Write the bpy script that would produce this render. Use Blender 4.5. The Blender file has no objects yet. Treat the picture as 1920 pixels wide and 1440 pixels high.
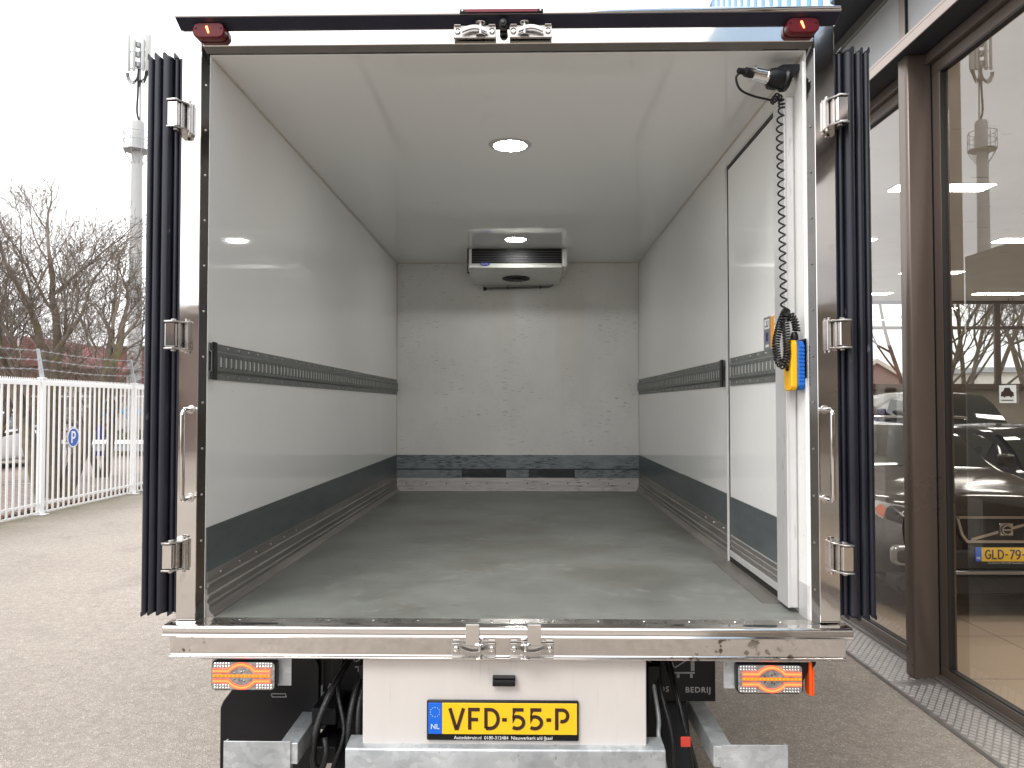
import bpy, bmesh, math, random
from mathutils import Vector, Matrix, noise as mnoise
R = math.radians
scene = bpy.context.scene
C = scene.collection

# ------------------------------------------------------------------ camera
cam_d = bpy.data.cameras.new('camera'); cam = bpy.data.objects.new('camera', cam_d); C.objects.link(cam)
cam.location = (0, 0, 1.75); cam.rotation_euler = (R(91.59), 0, R(0.993))
cam_d.sensor_width = 36; cam_d.lens = 27.04; cam_d.clip_start = 0.05; cam_d.clip_end = 1500
scene.camera = cam
# ------------------------------------------------------------------ world
world = bpy.data.worlds.new('World'); scene.world = world; world.use_nodes = True
wn = world.node_tree.nodes; wl = world.node_tree.links; wn.clear()
w_out = wn.new('ShaderNodeOutputWorld'); w_bg = wn.new('ShaderNodeBackground')
w_sky = wn.new('ShaderNodeTexSky'); w_sky.sky_type = 'NISHITA'; w_sky.sun_disc = False
w_sky.sun_elevation = R(48); w_sky.sun_rotation = R(215); w_sky.dust_density = 4.0
w_hsv = wn.new('ShaderNodeHueSaturation'); w_hsv.inputs['Saturation'].default_value = 0.15
w_tc = wn.new('ShaderNodeTexCoord'); w_map = wn.new('ShaderNodeMapping'); w_map.inputs['Scale'].default_value = (1, 1, 2.6)
w_noi = wn.new('ShaderNodeTexNoise'); w_noi.inputs['Scale'].default_value = 1.6; w_noi.inputs['Detail'].default_value = 5
w_ramp = wn.new('ShaderNodeValToRGB')
w_ramp.color_ramp.elements[0].position = 0.3; w_ramp.color_ramp.elements[0].color = (0.62, 0.64, 0.68, 1)
w_ramp.color_ramp.elements[1].position = 0.62; w_ramp.color_ramp.elements[1].color = (1, 0.99, 0.985, 1)
w_gain = wn.new('ShaderNodeVectorMath'); w_gain.operation = 'SCALE'; w_gain.inputs['Scale'].default_value = 13.5
w_mix = wn.new('ShaderNodeMix'); w_mix.data_type = 'RGBA'; w_mix.inputs['Factor'].default_value = 0.85
wl.new(w_sky.outputs['Color'], w_hsv.inputs['Color'])
wl.new(w_tc.outputs['Generated'], w_map.inputs['Vector']); wl.new(w_map.outputs['Vector'], w_noi.inputs['Vector'])
wl.new(w_noi.outputs['Fac'], w_ramp.inputs['Fac']); wl.new(w_ramp.outputs['Color'], w_gain.inputs[0])
wl.new(w_hsv.outputs['Color'], w_mix.inputs['A']); wl.new(w_gain.outputs['Vector'], w_mix.inputs['B'])
wl.new(w_mix.outputs['Result'], w_bg.inputs['Color']); w_bg.inputs['Strength'].default_value = 0.1
wl.new(w_bg.outputs['Background'], w_out.inputs['Surface'])
# ------------------------------------------------------------------ sun (overcast: soft)
sun_d = bpy.data.lights.new('sun', 'SUN'); sun_d.energy = 0.9; sun_d.angle = R(22); sun_d.color = (1, 0.97, 0.93)
sun = bpy.data.objects.new('sun', sun_d); C.objects.link(sun)
sun.rotation_euler = (R(42), 0, R(-35))
# ------------------------------------------------------------------ exposure
scene.view_settings.view_transform = 'Standard'; scene.view_settings.look = 'None'
scene.view_settings.exposure = 0.98; scene.view_settings.gamma = 1.0
scene.cycles.max_bounces = 10; scene.cycles.transparent_max_bounces = 16
scene.cycles.sample_clamp_indirect = 6

# ================================================================== materials
def nodes_of(m):
    m.use_nodes = True
    return m.node_tree.nodes, m.node_tree.links
def ramp(nt, e):
    r = nt.new('ShaderNodeValToRGB'); cr = r.color_ramp
    cr.elements[0].position = e[0][0]; cr.elements[0].color = (*e[0][1], 1)
    cr.elements[1].position = e[-1][0]; cr.elements[1].color = (*e[-1][1], 1)
    for p, c in e[1:-1]:
        x = cr.elements.new(p); x.color = (*c, 1)
    return r
def g(v): return (v, v, v)
def mat(name, col, rough=0.5, metal=0.0, var=0.0, vscale=3.0, bump=0.0, bscale=40.0, rvar=0.0, coat=0.0,
        emit=None, estr=0.0, stretch=(1, 1, 1), spec=0.5, bstretch=None):
    m = bpy.data.materials.new(name); nt, ln = nodes_of(m); b = nt['Principled BSDF']
    b.inputs['Base Color'].default_value = (*col, 1); b.inputs['Roughness'].default_value = rough
    b.inputs['Metallic'].default_value = metal; b.inputs['Coat Weight'].default_value = coat
    b.inputs['Specular IOR Level'].default_value = spec
    if emit: b.inputs['Emission Color'].default_value = (*emit, 1); b.inputs['Emission Strength'].default_value = estr
    tc = nt.new('ShaderNodeTexCoord')
    if var or rvar:
        mp = nt.new('ShaderNodeMapping'); mp.inputs['Scale'].default_value = stretch
        n = nt.new('ShaderNodeTexNoise'); n.inputs['Scale'].default_value = vscale; n.inputs['Detail'].default_value = 7
        n.inputs['Roughness'].default_value = 0.62
        ln.new(tc.outputs['Object'], mp.inputs['Vector']); ln.new(mp.outputs['Vector'], n.inputs['Vector'])
        if var:
            r = ramp(nt, [(0.3, tuple(c * (1 - var) for c in col)), (0.7, tuple(min(1, c * (1 + var * .6)) for c in col))])
            ln.new(n.outputs['Fac'], r.inputs['Fac']); ln.new(r.outputs['Color'], b.inputs['Base Color'])
        if rvar:
            mr = nt.new('ShaderNodeMapRange'); mr.inputs['From Min'].default_value = .3; mr.inputs['From Max'].default_value = .7
            mr.inputs['To Min'].default_value = max(0.02, rough - rvar); mr.inputs['To Max'].default_value = min(1, rough + rvar)
            ln.new(n.outputs['Fac'], mr.inputs['Value']); ln.new(mr.outputs['Result'], b.inputs['Roughness'])
    if bump:
        mp2 = nt.new('ShaderNodeMapping'); mp2.inputs['Scale'].default_value = bstretch or stretch
        n2 = nt.new('ShaderNodeTexNoise'); n2.inputs['Scale'].default_value = bscale; n2.inputs['Detail'].default_value = 4
        ln.new(tc.outputs['Object'], mp2.inputs['Vector']); ln.new(mp2.outputs['Vector'], n2.inputs['Vector'])
        bp = nt.new('ShaderNodeBump'); bp.inputs['Strength'].default_value = bump; bp.inputs['Distance'].default_value = 0.02
        ln.new(n2.outputs['Fac'], bp.inputs['Height']); ln.new(bp.outputs['Normal'], b.inputs['Normal'])
    return m

def overlay(m, scale, stretch, lo, hi, col, mask_scale=None, mask=(.45, .6), amount=1.0, offset=(0, 0, 0)):
    """marks of their own colour: thresholded stretched noise, kept to patches by a second noise"""
    nt, ln = nodes_of(m); b = nt['Principled BSDF']
    tc = nt.new('ShaderNodeTexCoord'); mp = nt.new('ShaderNodeMapping'); mp.inputs['Scale'].default_value = stretch
    mp.inputs['Location'].default_value = offset
    n = nt.new('ShaderNodeTexNoise'); n.inputs['Scale'].default_value = scale; n.inputs['Detail'].default_value = 3
    ln.new(tc.outputs['Object'], mp.inputs['Vector']); ln.new(mp.outputs['Vector'], n.inputs['Vector'])
    mr = nt.new('ShaderNodeMapRange'); mr.inputs['From Min'].default_value = lo; mr.inputs['From Max'].default_value = hi
    mr.inputs['To Max'].default_value = amount
    ln.new(n.outputs['Fac'], mr.inputs['Value']); fac = mr.outputs['Result']
    if mask_scale:
        n2 = nt.new('ShaderNodeTexNoise'); n2.inputs['Scale'].default_value = mask_scale; n2.inputs['Detail'].default_value = 2
        mp2 = nt.new('ShaderNodeMapping'); mp2.inputs['Location'].default_value = (offset[0] + 3.3, offset[1] + 1.7, offset[2] + .4)
        ln.new(tc.outputs['Object'], mp2.inputs['Vector']); ln.new(mp2.outputs['Vector'], n2.inputs['Vector'])
        mr2 = nt.new('ShaderNodeMapRange'); mr2.inputs['From Min'].default_value = mask[0]; mr2.inputs['From Max'].default_value = mask[1]
        ln.new(n2.outputs['Fac'], mr2.inputs['Value'])
        mu = nt.new('ShaderNodeMath'); mu.operation = 'MULTIPLY'; mu.use_clamp = True
        ln.new(fac, mu.inputs[0]); ln.new(mr2.outputs['Result'], mu.inputs[1]); fac = mu.outputs[0]
    mx = nt.new('ShaderNodeMix'); mx.data_type = 'RGBA'
    ln.new(fac, mx.inputs['Factor'])
    src = b.inputs['Base Color'].links[0].from_socket if b.inputs['Base Color'].links else None
    if src: ln.new(src, mx.inputs['A'])
    else: mx.inputs['A'].default_value = b.inputs['Base Color'].default_value
    mx.inputs['B'].default_value = (*col, 1); ln.new(mx.outputs['Result'], b.inputs['Base Color'])
    return m

def glass_mat(name, tint=(0.9, 0.92, 0.91), refl=1.0, rough=0.0):
    m = bpy.data.materials.new(name); nt, ln = nodes_of(m); nt.clear()
    o = nt.new('ShaderNodeOutputMaterial'); mx = nt.new('ShaderNodeMixShader'); t = nt.new('ShaderNodeBsdfTransparent')
    gl = nt.new('ShaderNodeBsdfGlossy'); fr = nt.new('ShaderNodeLayerWeight'); mu = nt.new('ShaderNodeMath'); mu.operation = 'MULTIPLY_ADD'; pw = nt.new('ShaderNodeMath'); pw.operation = 'POWER'
    t.inputs['Color'].default_value = (*tint, 1); gl.inputs['Roughness'].default_value = rough
    fr.inputs['Blend'].default_value = .5; pw.inputs[1].default_value = 4; mu.inputs[1].default_value = 1 - refl; mu.inputs[2].default_value = refl; mu.use_clamp = True
    ln.new(fr.outputs['Facing'], pw.inputs[0]); ln.new(pw.outputs[0], mu.inputs[0]); ln.new(mu.outputs[0], mx.inputs[0]); ln.new(t.outputs[0], mx.inputs[1]); ln.new(gl.outputs[0], mx.inputs[2])
    ln.new(mx.outputs[0], o.inputs['Surface'])
    return m

M = {}
M['steel'] = mat('polished_steel', (.76, .735, .715), .06, 1.0, rvar=.03, vscale=6, bump=.045, bscale=2.2)
overlay(M['steel'], 9, (1, 1, 1), .66, .74, (.3, .24, .19), 3, (.5, .62), .5)
M['bumper_steel'] = M['steel'].copy(); M['bumper_steel'].name = 'spattered_steel'
overlay(M['bumper_steel'], 34, (1, 1, 1), .58, .64, (.10, .07, .045), 3.2, (.56, .62), .85)
overlay(M['bumper_steel'], 1, (40, 1, 3), .62, .72, (.40, .36, .33), 2, (.5, .6), .5)
M['steel_dull'] = mat('brushed_steel', (.60, .575, .55), .3, 1.0, var=.15, rvar=.08, vscale=14, bump=.05, bscale=30)
M['grp'] = mat('white_composite_panel', (.875, .875, .86), .035, 0, var=.03, vscale=1.3, bump=.004, bscale=2.0)
overlay(M['grp'], 1, (1, 40, 120), .70, .75, (.22, .19, .16), 2.2, (.5, .66), .7)
overlay(M['grp'], 24, (1, 1, 1), .74, .78, (.25, .22, .2), 1.4, (.5, .66), .6)
M['grp_back'] = mat('white_bulkhead_panel', (.845, .84, .815), .2, 0, var=.08, vscale=1.8, bump=.01, bscale=3)
overlay(M['grp_back'], 1, (13, 1, 200), .64, .70, (.15, .135, .12), 2.6, (.46, .60), .8)
overlay(M['grp_back'], 1, (70, 1, 110), .67, .72, (.17, .14, .12), 4.0, (.56, .66), .7, (7, 0, 3))
overlay(M['grp_back'], 1, (3.0, 1, .4), .56, .66, (.70, .66, .60), None, amount=.3, offset=(2, 0, 9))
M['grp_ceil'] = mat('white_ceiling_panel', (.84, .845, .835), .045, 0, var=.02, vscale=1.3)
overlay(M['grp_ceil'], 6, (1, .6, 1), .66, .8, (.35, .31, .27), 1.3, (.52, .7), .4)
M['kick'] = mat('dark_kick_band', (.092, .108, .114), .34, 0, var=.25, vscale=6, stretch=(1, .5, 3))
overlay(M['kick'], 1, (1, 12, 90), .60, .70, (.02, .025, .035), 3, (.4, .6), .8)
M['kick_back'] = mat('scraped_blue_grey_band', (.27, .31, .325), .42, 0, var=.25, vscale=7, stretch=(1, 1, 4))
overlay(M['kick_back'], 1, (14, 1, 170), .50, .58, (.035, .038, .05), 5, (.36, .55), .9)
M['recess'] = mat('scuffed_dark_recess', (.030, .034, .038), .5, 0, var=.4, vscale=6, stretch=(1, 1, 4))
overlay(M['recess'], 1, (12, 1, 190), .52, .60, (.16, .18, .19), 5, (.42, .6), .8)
M['alu'] = mat('worn_aluminium', (.50, .475, .45), .42, .75, var=.28, vscale=9, stretch=(1, .25, 4), bump=.05, bscale=40)
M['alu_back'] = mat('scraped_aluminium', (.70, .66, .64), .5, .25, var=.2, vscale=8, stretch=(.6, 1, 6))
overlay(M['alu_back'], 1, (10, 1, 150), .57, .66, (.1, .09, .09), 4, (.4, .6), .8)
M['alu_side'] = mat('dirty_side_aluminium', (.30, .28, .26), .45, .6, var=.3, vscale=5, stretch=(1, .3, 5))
M['alu_post'] = mat('light_aluminium', (.66, .655, .65), .4, .35, var=.08, vscale=6)
overlay(M['alu_post'], 1, (60, 60, 9), .63, .72, (.3, .27, .24), 2.5, (.45, .6), .7)
M['floor'] = mat('grey_green_truck_floor', (.20, .208, .19), .42, 0, var=.25, vscale=2.4, rvar=.1, bump=.12, bscale=160)
overlay(M['floor'], 1, (9, 26, 1), .60, .72, (.12, .11, .085), 1.6, (.42, .62), .8)
overlay(M['floor'], 60, (.8, 2.2, 1), .68, .75, (.45, .46, .43), 5, (.48, .62), .8)
overlay(M['floor'], 1.6, (1, 1, 1), .46, .66, (.115, .108, .085), None, amount=.6)
overlay(M['floor'], 14, (1, 1, 1), .52, .66, (.27, .285, .27), 2.2, (.45, .6), .45)
M['galv'] = None
def galv():
    m = bpy.data.materials.new('galvanised_steel'); nt, ln = nodes_of(m); b = nt['Principled BSDF']
    tc = nt.new('ShaderNodeTexCoord'); mp = nt.new('ShaderNodeMapping'); mp.inputs['Scale'].default_value = (1, 1, 1.3)
    nz = nt.new('ShaderNodeTexNoise'); nz.inputs['Scale'].default_value = 11; nz.inputs['Detail'].default_value = 5
    ad = nt.new('ShaderNodeVectorMath'); ad.operation = 'MULTIPLY_ADD'; ad.inputs[1].default_value = (.12, .12, .12)
    v = nt.new('ShaderNodeTexVoronoi'); v.inputs['Scale'].default_value = 34
    ln.new(tc.outputs['Object'], mp.inputs['Vector']); ln.new(tc.outputs['Object'], nz.inputs['Vector'])
    ln.new(nz.outputs['Color'], ad.inputs[0]); ln.new(mp.outputs['Vector'], ad.inputs[2]); ln.new(ad.outputs[0], v.inputs['Vector'])
    sx = nt.new('ShaderNodeSeparateColor'); ln.new(v.outputs['Color'], sx.inputs['Color'])
    n2 = nt.new('ShaderNodeTexNoise'); n2.inputs['Scale'].default_value = 7; n2.inputs['Detail'].default_value = 6
    ln.new(tc.outputs['Object'], n2.inputs['Vector'])
    mu = nt.new('ShaderNodeMath'); mu.operation = 'MULTIPLY_ADD'; mu.inputs[1].default_value = .22
    ln.new(sx.outputs[0], mu.inputs[0]); ln.new(n2.outputs['Fac'], mu.inputs[2])
    r = ramp(nt, [(.35, (.33, .35, .365)), (.62, (.46, .485, .50)), (.95, (.68, .71, .73))])
    ln.new(mu.outputs[0], r.inputs['Fac']); ln.new(r.outputs['Color'], b.inputs['Base Color'])
    b.inputs['Metallic'].default_value = .45; b.inputs['Roughness'].default_value = .42
    return m
M['galv'] = galv()
overlay(M['galv'], 1, (50, 50, 16), .68, .72, (.12, .11, .1), 5, (.5, .6), .8)
M['gasket'] = mat('navy_black_rubber', (.011, .012, .021), .36, 0, var=.3, vscale=8, rvar=.08, stretch=(1, 1, .3))
overlay(M['gasket'], 30, (1, 1, .5), .70, .74, (.16, .16, .18), 2, (.5, .6), .7)
M['black'] = mat('black_plastic', (.006, .006, .008), .38, 0, var=.25, vscale=10, spec=.35)
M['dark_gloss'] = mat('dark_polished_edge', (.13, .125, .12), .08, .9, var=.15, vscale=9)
M['navy_band'] = mat('dark_navy_band', (.020, .021, .038), .5, 0, var=.3, vscale=6, spec=.3)
M['black_matte'] = mat('matt_black_rubber', (.017, .017, .019), .7, 0, var=.35, vscale=9, bump=.1, bscale=60)
M['chassis'] = mat('chassis_black', (.008, .0085, .010), .5, .1, var=.4, vscale=7, spec=.3)
M['rail_grey'] = mat('grey_anodised_rail', (.165, .178, .172), .42, .25, var=.18, vscale=12)
M['skin'] = mat('dull_grey_outer_skin', (.26, .26, .265), .35, 0, var=.05, vscale=2)
M['truck_white'] = mat('white_truck_paint', (.66, .65, .63), .25, 0, var=.04, vscale=2)
M['box_white'] = mat('off_white_steel_plate', (.69, .655, .63), .36, .12, var=.06, vscale=3.5, stretch=(1.5, 1, .4))
overlay(M['box_white'], 1, (60, 1, 3), .62, .78, (.33, .29, .26), 3, (.45, .62), .5)
overlay(M['box_white'], 90, (1, 1, 1), .73, .78, (.25, .16, .1), 6, (.5, .6), .8)
M['plate_yellow'] = mat('plate_yellow', (.90, .56, .012), .35, 0)
M['plate_blue'] = mat('plate_blue', (.004, .13, .68), .35, 0)
M['ink'] = mat('plate_ink', (.035, .012, .008), .5)
M['white_print'] = mat('white_print', (.8, .8, .8), .5)
M['red_lens'] = mat('red_lens', (.11, .004, .008), .3, 0, spec=.3)
M['red_lens_dim'] = mat('dusty_red_lens', (.20, .022, .04), .3, 0, var=.15, vscale=20)
M['led_red'] = mat('red_led', (.5, .02, .01), .4, 0, emit=(1, .10, .035), estr=3.2)
M['led_hot'] = mat('hot_led', (.8, .1, .02), .4, 0, emit=(1, .16, .04), estr=7)
M['tail_glow'] = mat('lit_red_strip', (.7, .05, .03), .3, 0, emit=(1, .085, .03), estr=1.15)
M['tail_core'] = mat('lit_orange_core', (.8, .1, .03), .3, 0, emit=(1, .19, .05), estr=1.3)
M['amber'] = mat('amber_strip', (.65, .17, .01), .25, 0, emit=(1, .25, .01), estr=.28)
M['orange_refl'] = mat('orange_marker', (.9, .10, .008), .35, 0)
M['chrome'] = mat('chrome', (.82, .82, .82), .06, 1.0)
M['lens_clear'] = mat('clear_lens_backing', (.42, .41, .40), .12, .6, var=.5, vscale=70)
M['lamp'] = mat('lit_lamp', (1, 1, 1), .4, 0, emit=(1, 1, .97), estr=48)
M['remote_y'] = mat('yellow_plastic', (.93, .50, .010), .35, 0, var=.04)
M['remote_b'] = mat('blue_rubber', (.008, .14, .58), .45, 0, var=.1, vscale=12)
M['sticker_grey'] = mat('sticker_grey', (.19, .20, .22), .4)
M['sticker_orange'] = mat('sticker_orange', (.85, .36, .02), .4)
M['paper'] = mat('white_paper', (.72, .72, .70), .6, 0, var=.05)
M['logo_blue'] = mat('logo_blue', (.012, .025, .28), .3)
M['unit_white'] = mat('unit_white_plastic', (.66, .65, .61), .38, 0, var=.07, vscale=5)
M['bronze'] = mat('bronze_aluminium', (.125, .096, .080), .30, .35, var=.07, vscale=1.2, rvar=.05)
overlay(M['bronze'], 26, (1, 1, .4), .74, .78, (.3, .25, .2), 2, (.5, .6), .5)
M['bronze_light'] = mat('pale_bronze_fascia', (.36, .30, .265), .36, .25, var=.05, vscale=1.5)
M['olive'] = mat('grey_green_trim', (.17, .175, .16), .4, .3, var=.1)
M['soffit'] = mat('dark_soffit', (.022, .024, .032), .6, 0, var=.2)
M['seal'] = mat('window_seal', (.012, .011, .011), .5)
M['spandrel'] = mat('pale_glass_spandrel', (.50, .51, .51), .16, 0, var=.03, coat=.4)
M['glass'] = glass_mat('showroom_glass', (.93, .92, .89), .155)
M['glass_thin'] = glass_mat('window_glass', (.85, .87, .86), .08)
M['blue_clad'] = mat('light_blue_cladding', (.62, .72, .82), .4, .1, var=.05)
M['blue_clad_dark'] = mat('blue_cladding_rib', (.10, .33, .60), .4, .1, var=.08)
M['ceil'] = mat('showroom_ceiling', (.68, .65, .59), .8, 0, var=.05, vscale=2)
overlay(M['ceil'], 1, (2.2, 16, 1), .70, .72, (.12, .11, .1), None, amount=.8)
M['led_panel'] = mat('led_panel', (1, 1, 1), .5, 0, emit=(1, .96, .88), estr=17.0)
M['wallpaint'] = mat('showroom_wall', (.36, .33, .29), .7, 0, var=.05)
M['tread'] = mat('treadplate_aluminium', (.30, .285, .27), .42, .6, var=.25, vscale=9)
M['tread_top'] = mat('treadplate_lozenge', (.50, .475, .455), .38, .6, var=.2, vscale=14)
M['white_fence'] = mat('white_fence_paint', (.80, .80, .80), .45, 0, var=.05, vscale=6)
M['galv_thin'] = mat('weathered_zinc', (.36, .38, .40), .5, .4, var=.2, vscale=12)
M['sign_blue'] = mat('sign_blue', (.012, .085, .42), .4)
M['sign_grey'] = mat('sign_back_grey', (.42, .43, .45), .5)
M['bark'] = mat('bark', (.150, .120, .090), .9, 0, var=.4, vscale=8, bump=.4, bscale=30)
overlay(M['bark'], 4, (1, 1, .5), .56, .68, (.19, .165, .045), None, amount=.6)
M['twig'] = mat('twig_bark', (.20, .165, .135), .9, 0, var=.3, vscale=2)
M['twig_pale'] = mat('pale_twig_bark', (.23, .185, .15), .9, 0, var=.3, vscale=2)
M['rust_red'] = mat('dark_red_cladding', (.19, .028, .032), .55, 0, var=.12, vscale=2)
M['concrete'] = mat('weathered_concrete', (.36, .33, .29), .85, 0, var=.25, vscale=1.2, bump=.2, bscale=20)
M['concrete_pale'] = mat('pale_render_wall', (.56, .53, .48), .85, 0, var=.18, vscale=.8)
M['brick_brown'] = mat('brown_brick', (.17, .095, .065), .85, 0, var=.25, vscale=3)
M['mast'] = mat('mast_white', (.37, .38, .38), .45, 0, var=.07, vscale=.6)
M['navy'] = mat('navy_sign', (.02, .022, .14), .4)
M['graffiti'] = mat('blue_spray_paint', (.13, .42, .68), .6)
M['ivy'] = mat('ivy_green', (.10, .12, .035), .8, 0, var=.5, vscale=9)
M['leaf_brown'] = mat('dead_leaves', (.16, .085, .05), .9, 0, var=.5, vscale=15)
M['tyre'] = mat('tyre_rubber', (.018, .018, .019), .75, 0, var=.3, vscale=12)
M['rim'] = mat('alloy_rim', (.45, .45, .46), .3, .8, var=.1)
M['car_dark'] = mat('dark_brown_car_paint', (.014, .0105, .009), .10, .0, spec=.45)
M['car_black'] = mat('black_car_paint', (.006, .008, .013), .1, .0, spec=.5)
M['car_silver'] = mat('silver_car_paint', (.42, .42, .41), .24, .6, coat=1.0)
M['car_white'] = mat('white_van_paint', (.66, .66, .65), .22, 0, coat=1.0)
M['car_blue'] = mat('blue_van_paint', (.018, .022, .16), .18, .2, coat=1.0)
M['car_glass'] = mat('car_window_glass', (.012, .017, .016), .04, 0, coat=.5)
M['lamp_glass'] = mat('headlight_glass', (.62, .63, .64), .12, .2, var=.45, vscale=30)
M['lamp_amber'] = mat('headlight_amber', (.75, .12, .01), .2)
M['grille'] = mat('black_grille', (.006, .006, .007), .35)
M['hose'] = mat('rubber_hose', (.007, .007, .008), .32, 0, bump=.2, bscale=120)

def ground_mat():
    m = bpy.data.materials.new('gritty_asphalt'); nt, ln = nodes_of(m); b = nt['Principled BSDF']
    tc = nt.new('ShaderNodeTexCoord')
    def noi(s, d, rgh=.6):
        n = nt.new('ShaderNodeTexNoise'); n.inputs['Scale'].default_value = s; n.inputs['Detail'].default_value = d
        n.inputs['Roughness'].default_value = rgh; ln.new(tc.outputs['Object'], n.inputs['Vector']); return n
    big = noi(.35, 4); r0 = ramp(nt, [(.3, (.295, .257, .221)), (.7, (.38, .334, .290))]); ln.new(big.outputs['Fac'], r0.inputs['Fac'])
    mid = noi(14, 8, .75); r1 = ramp(nt, [(.35, g(.82)), (.65, g(1.12))]); ln.new(mid.outputs['Fac'], r1.inputs['Fac'])
    mu = nt.new('ShaderNodeMix'); mu.data_type = 'RGBA'; mu.blend_type = 'MULTIPLY'; mu.inputs['Factor'].default_value = 1
    ln.new(r0.outputs['Color'], mu.inputs['A']); ln.new(r1.outputs['Color'], mu.inputs['B'])
    v = nt.new('ShaderNodeTexVoronoi'); v.inputs['Scale'].default_value = 150; ln.new(tc.outputs['Object'], v.inputs['Vector'])
    sc = nt.new('ShaderNodeSeparateColor'); ln.new(v.outputs['Color'], sc.inputs['Color'])
    rs = ramp(nt, [(.0, g(.78)), (.5, g(.97)), (.88, g(1.08)), (.98, g(1.6))]); ln.new(sc.outputs[0], rs.inputs['Fac'])
    mu2 = nt.new('ShaderNodeMix'); mu2.data_type = 'RGBA'; mu2.blend_type = 'MULTIPLY'; mu2.inputs['Factor'].default_value = 1
    ln.new(mu.outputs['Result'], mu2.inputs['A']); ln.new(rs.outputs['Color'], mu2.inputs['B'])
    # moss along the foot of the fence
    sp = nt.new('ShaderNodeSeparateXYZ'); ln.new(tc.outputs['Object'], sp.inputs[0])
    ms = nt.new('ShaderNodeMapRange'); ms.inputs['From Min'].default_value = -6.6; ms.inputs['From Max'].default_value = -7.7
    ln.new(sp.outputs['X'], ms.inputs['Value']); nm = noi(1.8, 5)
    mm = nt.new('ShaderNodeMath'); mm.operation = 'MULTIPLY'; ln.new(ms.outputs[0], mm.inputs[0]); ln.new(nm.outputs['Fac'], mm.inputs[1])
    mx = nt.new('ShaderNodeMix'); mx.data_type = 'RGBA'; ln.new(mm.outputs[0], mx.inputs['Factor'])
    ln.new(mu2.outputs['Result'], mx.inputs['A']); mx.inputs['B'].default_value = (.10, .095, .04, 1)
    # worn darker patches
    st = noi(1.1, 3); rst = ramp(nt, [(.58, g(1.0)), (.75, g(.80))]); ln.new(st.outputs['Fac'], rst.inputs['Fac'])
    m3 = nt.new('ShaderNodeMix'); m3.data_type = 'RGBA'; m3.blend_type = 'MULTIPLY'; m3.inputs['Factor'].default_value = 1
    ln.new(mx.outputs['Result'], m3.inputs['A']); ln.new(rst.outputs['Color'], m3.inputs['B'])
    ln.new(m3.outputs['Result'], b.inputs['Base Color']); b.inputs['Roughness'].default_value = .85
    bp = nt.new('ShaderNodeBump'); bp.inputs['Strength'].default_value = .5; bp.inputs['Distance'].default_value = .01
    ln.new(v.outputs['Distance'], bp.inputs['Height']); ln.new(bp.outputs['Normal'], b.inputs['Normal'])
    return m
M['ground'] = ground_mat()
def brick_mat(name, c1, c2, mortar, scale, bw, rh, rough=.85, ms=.02, swap=False):
    m = bpy.data.materials.new(name); nt, ln = nodes_of(m); b = nt['Principled BSDF']
    tc = nt.new('ShaderNodeTexCoord'); mp = nt.new('ShaderNodeMapping')
    if swap: mp.inputs['Rotation'].default_value = (R(90), 0, 0)
    br = nt.new('ShaderNodeTexBrick'); br.inputs['Scale'].default_value = scale
    br.inputs['Color1'].default_value = (*c1, 1); br.inputs['Color2'].default_value = (*c2, 1); br.inputs['Mortar'].default_value = (*mortar, 1)
    br.inputs['Brick Width'].default_value = bw; br.inputs['Row Height'].default_value = rh; br.inputs['Mortar Size'].default_value = ms
    ln.new(tc.outputs['Object'], mp.inputs['Vector']); ln.new(mp.outputs['Vector'], br.inputs['Vector'])
    ln.new(br.outputs['Color'], b.inputs['Base Color']); b.inputs['Roughness'].default_value = rough
    bp = nt.new('ShaderNodeBump'); bp.inputs['Strength'].default_value = .3; bp.inputs['Distance'].default_value = .01; bp.invert = True
    ln.new(br.outputs['Fac'], bp.inputs['Height']); ln.new(bp.outputs['Normal'], b.inputs['Normal'])
    return m
M['pavers'] = brick_mat('concrete_block_paving', (.31, .255, .225), (.23, .19, .165), (.12, .10, .09), 1, .22, .11, ms=.012)
M['tiles'] = brick_mat('beige_floor_tiles', (.44, .34, .25), (.41, .315, .23), (.12, .09, .065), 1, .9, .9, rough=.28, ms=.006)
M['tiles'].node_tree.nodes['Brick Texture'].offset = 0
M['brick_wall'] = brick_mat('red_brown_brickwork', (.22, .11, .08), (.15, .08, .06), (.25, .22, .2), 1, .22, .07, swap=True)

# ================================================================== helpers
def tag(o, label=None, cat=None, group=None, kind=None):
    if label: o['label'] = label
    if cat: o['category'] = cat
    if group: o['group'] = group
    if kind: o['kind'] = kind
    return o
def wloc(o):
    v = Vector((0, 0, 0))
    while o: v += o.location; o = o.parent
    return v
def thing(name, loc, label, cat, group=None):
    o = bpy.data.objects.new(name, None); C.objects.link(o); o.location = loc; o.empty_display_size = .2
    return tag(o, label, cat, group)
def copy_tree(o, parent=None):
    c = o.copy(); C.objects.link(c)
    if parent: c.parent = parent
    for ch in list(o.children): copy_tree(ch, c)
    return c

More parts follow.
